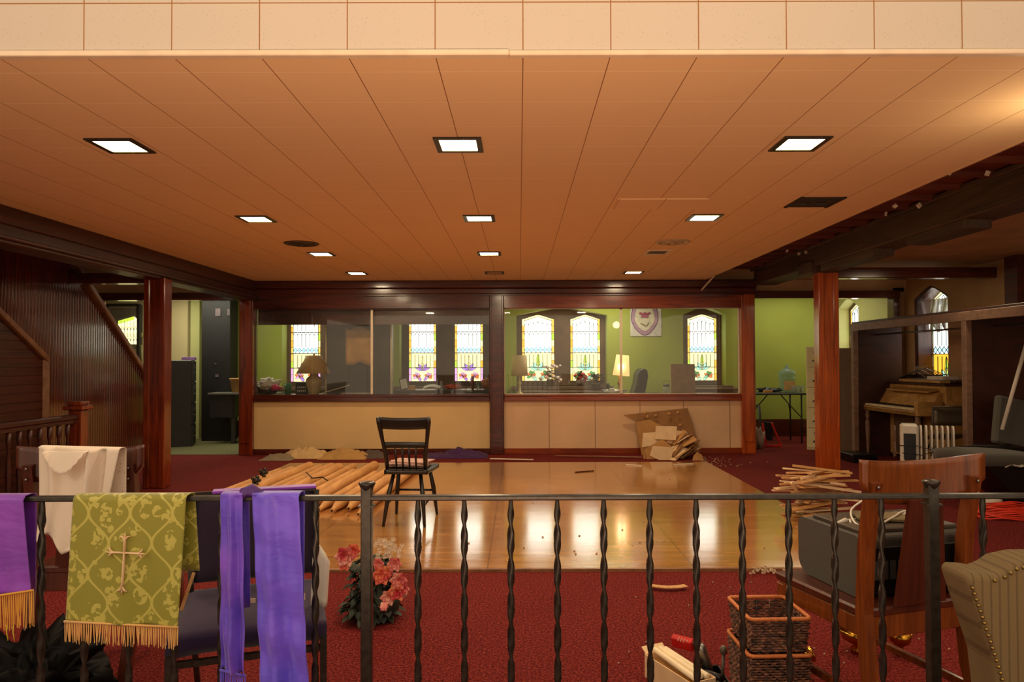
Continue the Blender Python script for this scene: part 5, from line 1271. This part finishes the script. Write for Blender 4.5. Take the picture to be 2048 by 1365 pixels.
# counters behind the two glass bays
b = MB(); b.bb(-3.50, -2.76, 9.60, 10.2, .74, .775, bev=.004); b.bb(-2.76, -.42, 9.60, 9.87, .74, .775, bev=.004); b.build('counter_top', wood_black, label='dark counter behind the left office glass', cat='counter')
b = MB(); b.bb(-.18, 2.93, 9.60, 10.3, .735, .765, bev=.004); b.build('counter_top', wood_table, label='brown counter behind the right office glass', cat='counter')
ZC = .777
def onc(px, Y=9.85): return PY(px, 790, Y).x
tl = thing('table_lamp', 'table lamp with wide beige cone shade and ceramic jar base in the left glass bay', 'table lamp', (onc(628, 9.8), 9.8, ZC))
b = MB(); b.lathe([(.055, 0), (.07, .01), (.075, .05), (.10, .13), (.112, .19), (.10, .23), (.06, .26), (.05, .29), (.055, .31), (.03, .33), (0, .33)], n=28); b.build('lamp_base', plain('glazed_beige_ceramic', (196, 168, 120), .25), tl)
b = MB(); b.lathe([(.242, .295), (.10, .54), (.09, .545)], n=32); b.build('lamp_shade', cloth('beige_shade', (220, 176, 112), .8), tl)
b = MB(); b.lathe([(.012, .54), (.014, .57), (0, .58)], n=10); b.build('finial', brass, tl)
def shade_lamp(px, Y, lab, lit, tilt, h):
    t = thing('table_lamp', lab, 'table lamp', (onc(px, Y), Y, ZC-.01))
    b = MB(); b.lathe([(.06, 0), (.06, .015), (.02, .03), (.015, .12), (.03, .16), (.012, .2), (.010, h-.14)], n=16); b.build('lamp_base', brass if lit else cream_metal, t)
    b = MB(); b.lathe([(.118, h-.29), (.088 if lit else .104, h)], n=28, rot=Matrix.Rotation(tilt, 3, 'Y')); b.build('lamp_shade', shade_lit if lit else cloth('cream_drum_shade', (226, 204, 152), .8), t)
    if lit: l = light('table_lamp_bulb', 'POINT', (0, -.14, .38), 1.5, (1, .7, .4), .05); l.parent = t
shade_lamp(1039, 9.95, 'unlit table lamp with cream drum shade at the middle post end of the right bay', False, 0, .55)
shade_lamp(1239, 9.95, 'lit table lamp with warm tapered shade behind the right bay joint', True, R(5), .55)
b = MB(); b.blob((0, 0, .07), .10, 3, .4, 12, (1.5, .9, .8)); b.build('black_handbag', leather_b, loc=(onc(530), 9.85, ZC), label='black bag on the counter at the stair end of the left bay', cat='bag')
b = MB(); b.blob((0, 0, .0), .08, 6, .5, 12, (1.5, .8, .9)); b.build('white_tissue', paper, loc=(onc(545), 9.72, ZC+.16), label='crumpled white tissue bundle on the black bag', cat='tissue')
b = MB(); b.blob((0, 0, 0), .045, 2, .3, 8, (1.6, .8, .9)); b.build('pink_packet', plain('hot_pink', (226, 74, 110), .5), loc=(onc(551, 9.66), 9.66, ZC+.105), label='pink packet below the white tissue bundle', cat='packet')
b = MB(); b.lathe([(.038, 0), (.048, .155), (.045, .155), (.036, .01), (0, .01)], n=18); b.build('green_cup', plain('green_plastic', (28, 110, 66), .35), loc=(onc(576), 9.85, ZC), label='green plastic cup beside the beige lamp', cat='cup')
bc = thing('desk_calculator', 'black calculator like box with pale key marks beside the beige lamp', 'calculator', (onc(600), 9.95, ZC))
b = MB(); b.box((0, 0, .085), (.18, .05, .17), (R(-10), 0, 0), 0, .006); b.build('box_body', black_plastic, bc)
b = MB()
for r_ in range(2):
    for k in range(5): b.box((-.05+.025*k, -.035-.0+.006*(r_), .05+.05*r_), (.014, .004, .022))
b.build('key_marks', paper, bc)
b = MB(); b.bar(PY(640, 788, 9.75), PY(702, 770, 9.84), .02, .012); b.build('white_rod', white_paint, label='thin white rod slanting up from the beige lamp', cat='rod')
b = MB(); b.box((0, 0, .016), (.40, .16, .032), None, 0, .006); b.build('keyboard_tray', plain('dull_white_plastic', (186, 172, 150), .5), loc=(onc(713, 9.75), 9.75, ZC), label='dull white keyboard on the counter by the left bay joint', cat='keyboard')
b = MB(); b.grid(lambda u, v: (PY(692+54*u, 0, 9.88).x, 9.885+.004*sin(u*9), PY(0, 731-73*v+4*sin(u*9), 9.88).z), 10, 6, 0, True, .002); ps = b.build('reflection_sheet', tan_card, label='tan sheet painting a reflection in the left bay glass', cat='paper')  # tan sheet stands in for a reflection on the pane
b = MB(); b.bb(PY(700, 0, 9.85).x, PY(736, 0, 9.85).x, 9.82, 9.865, .78, 1.19, bev=.01); b.build('black_stand', leather_b, label='black upright stand below the tan reflection sheet', cat='stand')
# desk and items in front of the middle window pair
b = MB(); b.bb(-1.9, -.42, 10.6, 11.4, .70, .80, bev=.004); b.build('dark_desk', wood_black, label='dark desk under the middle pair of stained windows', cat='desk')
ZD = .802
pf = thing('photo_frame', 'small dark picture frame with pale portrait oval on the dark desk', 'picture frame', (PY(808, 760, 10.8).x, 10.8, ZD))
b = MB(); b.box((0, 0, .09), (.13, .012, .18), (R(-12), R(-12), 0), 0, .003); b.build('frame_border', black_plastic, pf)
b = MB(); b.box((0, -.010, .09), (.10, .006, .15), (R(-12), R(-12), 0)); b.build('picture_mat', paper, pf)
b = MB(); b.box((0, 0, .035), (.10, .05, .07), None, 0, .003); b.build('tan_box', tan_card, loc=(PY(824, 770, 10.75).x, 10.75, ZD), label='little tan box next to the picture frame', cat='box')
b = MB(); b.grid(lambda u, v: ((u-.5)*.26, (v-.5)*.2, .02+.03*abs(sin(pi*u))+.03*v), 12, 4, 0, True, .004); b.build('open_book', paper, loc=(PY(864, 770, 10.8).x, 10.8, ZD), label='open white book on the dark desk', cat='book')
b = MB(); b.blob((0, 0, .04), .05, 5, .4, 8, (2.4, 1, .7)); b.build('red_cloth', plain('red_orange_cloth', (200, 62, 34), .7), loc=(PY(908, 770, 10.85).x, 10.85, ZD), label='crumpled red orange cloth on the dark desk', cat='cloth')
b = MB(); b.lathe([(.022, 0), (.022, .20), (.018, .205), (0, .20)], n=14); b.build('red_candle', plain('dark_red_wax', (130, 24, 22), .4), loc=(PY(945, 770, 10.75).x, 10.75, ZD), label='dark red pillar candle on the dark desk', cat='candle')
b = MB(); b.lathe([(.03, 0), (.036, .11), (.033, .11), (.028, .01), (0, .01)], n=16); b.build('drinking_glass', clear_m, loc=(PY(957, 770, 10.72).x, 10.72, ZD), label='clear drinking glass beside the red candle', cat='glass')
b = MB(); b.blob((0, 0, .09), .075, 4, .15, 10, (.9, .8, 1.1)); b.build('brown_vase', plain('amber_ceramic', (178, 104, 52), .35), loc=(PY(972, 770, 10.85).x, 10.85, ZD), label='amber brown round vase at the middle post end of the dark desk', cat='vase')
# right bay
b = MB(); b.bb(-.05, 1.48, 10.95, 11.34, .66, .765, bev=.004); b.bb(0, .06, 11.0, 11.3, 0, .66); b.bb(1.38, 1.44, 11.0, 11.3, 0, .66); b.build('window_bench', wood_table, label='brown bench below the pair of teal windows', cat='bench')
b = MB(); b.bb(2.6, 3.52, 11.0, 11.34, .68, .80, bev=.004); b.bb(2.64, 3.45, 11.04, 11.32, 0, .68); b.build('low_cabinet', wood_table, label='brown low cabinet below the single teal window', cat='cabinet')
def posy(px, py, Y, lab, mats, sw, sh, seed, nl=40, nf=26, zbase=.832):
    p = PY(px, py, Y); t = thing('potted_flowers', lab, 'flowers', (p.x, Y, zbase)); rr = random.Random(seed); H = p.z-zbase
    b = MB(); b.lathe([(.05, 0), (.075, .10), (.065, .10), (0, .09)], n=14); b.build('pot', plain('brown_clay', (90, 66, 48), .7), t)
    b = MB()
    for i in range(nl): a = rr.random()*2*pi; leafm(b, (sw*.5*rr.random()*cos(a), sw*.4*rr.random()*sin(a), .1+rr.random()*H*.7), (cos(a), sin(a), rr.uniform(0, 1)), .10, .022)
    b.build('foliage', plain('office_leaf', (48, 62, 36), .6), t)
    if nf:
        b = MB()
        for i in range(nf): a = rr.random()*2*pi; r_ = sw*rr.random()**.5; b.blob((r_*cos(a), r_*.5*sin(a)-.03, H+sh*rr.uniform(-1, 1)), rr.uniform(.018, .034), i, .3, 5)
        b.build('blossom', mats, t)
posy(1102, 748, 11.42, 'white and pale pink bouquet on the ledge between the teal windows', plain('pale_pink', (232, 206, 200), .7), .17, .14, 1)
posy(1161, 754, 11.42, 'small red and pink flowers on the ledge before the second teal window', plain('rose_red', (196, 60, 60), .7), .10, .06, 2, 30, 16)
posy(1192, 757, 11.2, 'leafy green plant on the ledge without blossoms', None, .15, .06, 3, 90, 0, .766)
b = MB(); b.lathe([(.035, 0), (.045, .04), (.02, .08), (.03, .11), (.018, .15), (0, .16)], n=14); b.build('black_figurine', black_plastic, loc=(onc(1216, 10.0), 10.0, ZC-.01), label='small black figurine on the brown counter near the lit lamp', cat='figurine')
b = MB(); b.blob((0, 0, .03), .05, 9, .6, 10, (2.4, 1, .9)); b.build('plastic_wrap', plastic_m, loc=(onc(1226, 9.75), 9.75, ZC-.01), label='crumpled clear plastic wrap on the brown counter', cat='plastic')
dc = thing('desk_chair', 'black high backed desk chair behind the brown counter', 'chair', (PY(1278, 790, 10.9).x, 10.9, 0))
b = MB(); b.prism([(q.x-PY(1278, 790, 10.9).x, q.z) for q in [PY(x, y, 10.7) for x, y in ((1262, 800), (1288, 800), (1293, 775), (1297, 752), (1295, 741), (1288, 737), (1280, 740), (1275, 750), (1273, 768))]], 'y', -.2, .2); q = b.build('backrest', leather_b, dc)
qm = q.modifiers.new('soft', 'BEVEL'); qm.width = .02; qm.segments = 3
b = MB(); b.box((-.15, 0, .46), (.45, .48, .1), None, 0, .03); b.build('seat', leather_b, dc)
b = MB(); b.tube([(-.1, 0, .08), (-.1, 0, .42)], .03, 10)
for k in range(5): a = 2*pi*k/5; b.tube([(-.1, 0, .08), (-.1+.28*cos(a), .28*sin(a), .04)], .02, 6)
b.build('chair_base', black_plastic, dc)
ln = thing('glass_lantern', 'small wire handled glass lantern jar beside the tan board', 'lantern', (onc(1333, 9.85), 9.85, ZC-.01))
b = MB(); b.lathe([(.05, 0), (.052, .09), (.04, .11), (.037, .11), (.047, .09), (.045, .01), (0, .01)], n=18); b.build('jar_body', clear_m, ln)
b = MB(); b.lathe([(.045, .11), (.048, .135), (.02, .14), (0, .14)], n=18); b.tube([(-.045, 0, .12), (-.03, 0, .19), (.03, 0, .19), (.045, 0, .12)], .003, 6); b.build('lid_handle', dark_metal, ln)
b = MB(); b.box((0, 0, .21), (.33, .02, .42), (R(-3), 0, 0), 0, .002); b.build('tan_board', plain('tan_hardboard', (150, 110, 62), .7), loc=(PY(1366, 790, 9.68).x, 9.68, ZC-.01), label='square tan board standing on the counter before the single teal window', cat='board')
for i, (px, w_, lab, mt) in enumerate([(1290, .26, 'flat dark book on the brown counter below the desk chair', black_plastic), (1315, .20, 'flat grey book stack beside the glass lantern', gray_plastic), (1262, .2, 'white sheet of paper on the brown counter beside the joint strip', paper), (1415, .2, 'red and white papers on the counter past the tan board', paper)]):
    b = MB(); b.box((0, 0, .012), (w_, .16, .024 if i < 2 else .006), None, 0, .002); b.build('flat_book', mt, loc=(onc(px, 9.75), 9.75+.02*i, ZC-.01), label=lab, cat='book' if i < 2 else 'papers')
# crest poster on the back wall
cp = thing('crest_poster', 'white poster with a purple pointed shield crest on the green wall', 'poster')
Yp = wb-.012
b = MB(); a = PY(1261, 673, Yp); c_ = PY(1323, 673, Yp); b.bb(a.x, c_.x, Yp, Yp+.008, a.z, 2.40); b.build('poster_sheet', plain('off_white_poster', (206, 198, 190), .7), cp)
ccx = (a.x+c_.x)/2-.02; zc = PY(1290, 641, Yp).z
def shield(k): 
    pts = []
    for i in range(28):
        t = 2*pi*i/28; x = .225*k*sin(t); z = .34*k*cos(t) if cos(t) > 0 else -.28*k*(abs(cos(t))**1.15); pts.append((ccx+x*(1-.25*max(0, -cos(t))**2), zc+.03+z))
    return pts
for k, nm_, rgb, d in ((1.0, 'shield_line', (96, 52, 100), .002), (.95, 'shield_band', (168, 130, 158), .004), (.72, 'shield_field', (210, 200, 176), .006)):
    b = MB(); b.prism(shield(k), 'y', Yp-d, Yp-d+.0015); b.build(nm_, plain(nm_, rgb, .7), cp)
b = MB()
for x_, z_, r_ in ((-.07, .08, .026), (-.03, .06, .03), (0, .08, .026), (.03, .06, .03), (.07, .08, .026), (-.04, .025, .026), (.04, .025, .026), (0, .03, .03)): b.blob((ccx+x_, Yp-.008, zc+.03+z_), r_, 3, .3, 6, (1, .06, .8))
b.build('crest_flowers', plain('crest_rose', (168, 70, 104), .7), cp)
b = MB(); b.bar((ccx-.10, Yp-.009, zc+.20), (ccx+.10, Yp-.009, zc+.20), .004, .03); b.bar((ccx-.07, Yp-.009, zc-.05), (ccx+.02, Yp-.009, zc-.10), .004, .02); b.bar((ccx+.02, Yp-.009, zc-.10), (ccx+.07, Yp-.009, zc-.04), .004, .015)
b.build('crest_ribbon', plain('crest_olive', (120, 108, 70), .7), cp)
# plastic film on the right wall window
b = MB(); b.grid(lambda u, v: (XR+.10+.03*sin(u*14+v*3), 8.55+.55*u, 2.0-.42*(1-v)*(.5+.5*abs(sin(u*8)))), 24, 8, 0, True); b.build('torn_plastic_film', plastic_m, label='torn clear plastic film hanging over the top of the right wall window', cat='plastic film')
print('OBJECTS', len(C.objects))
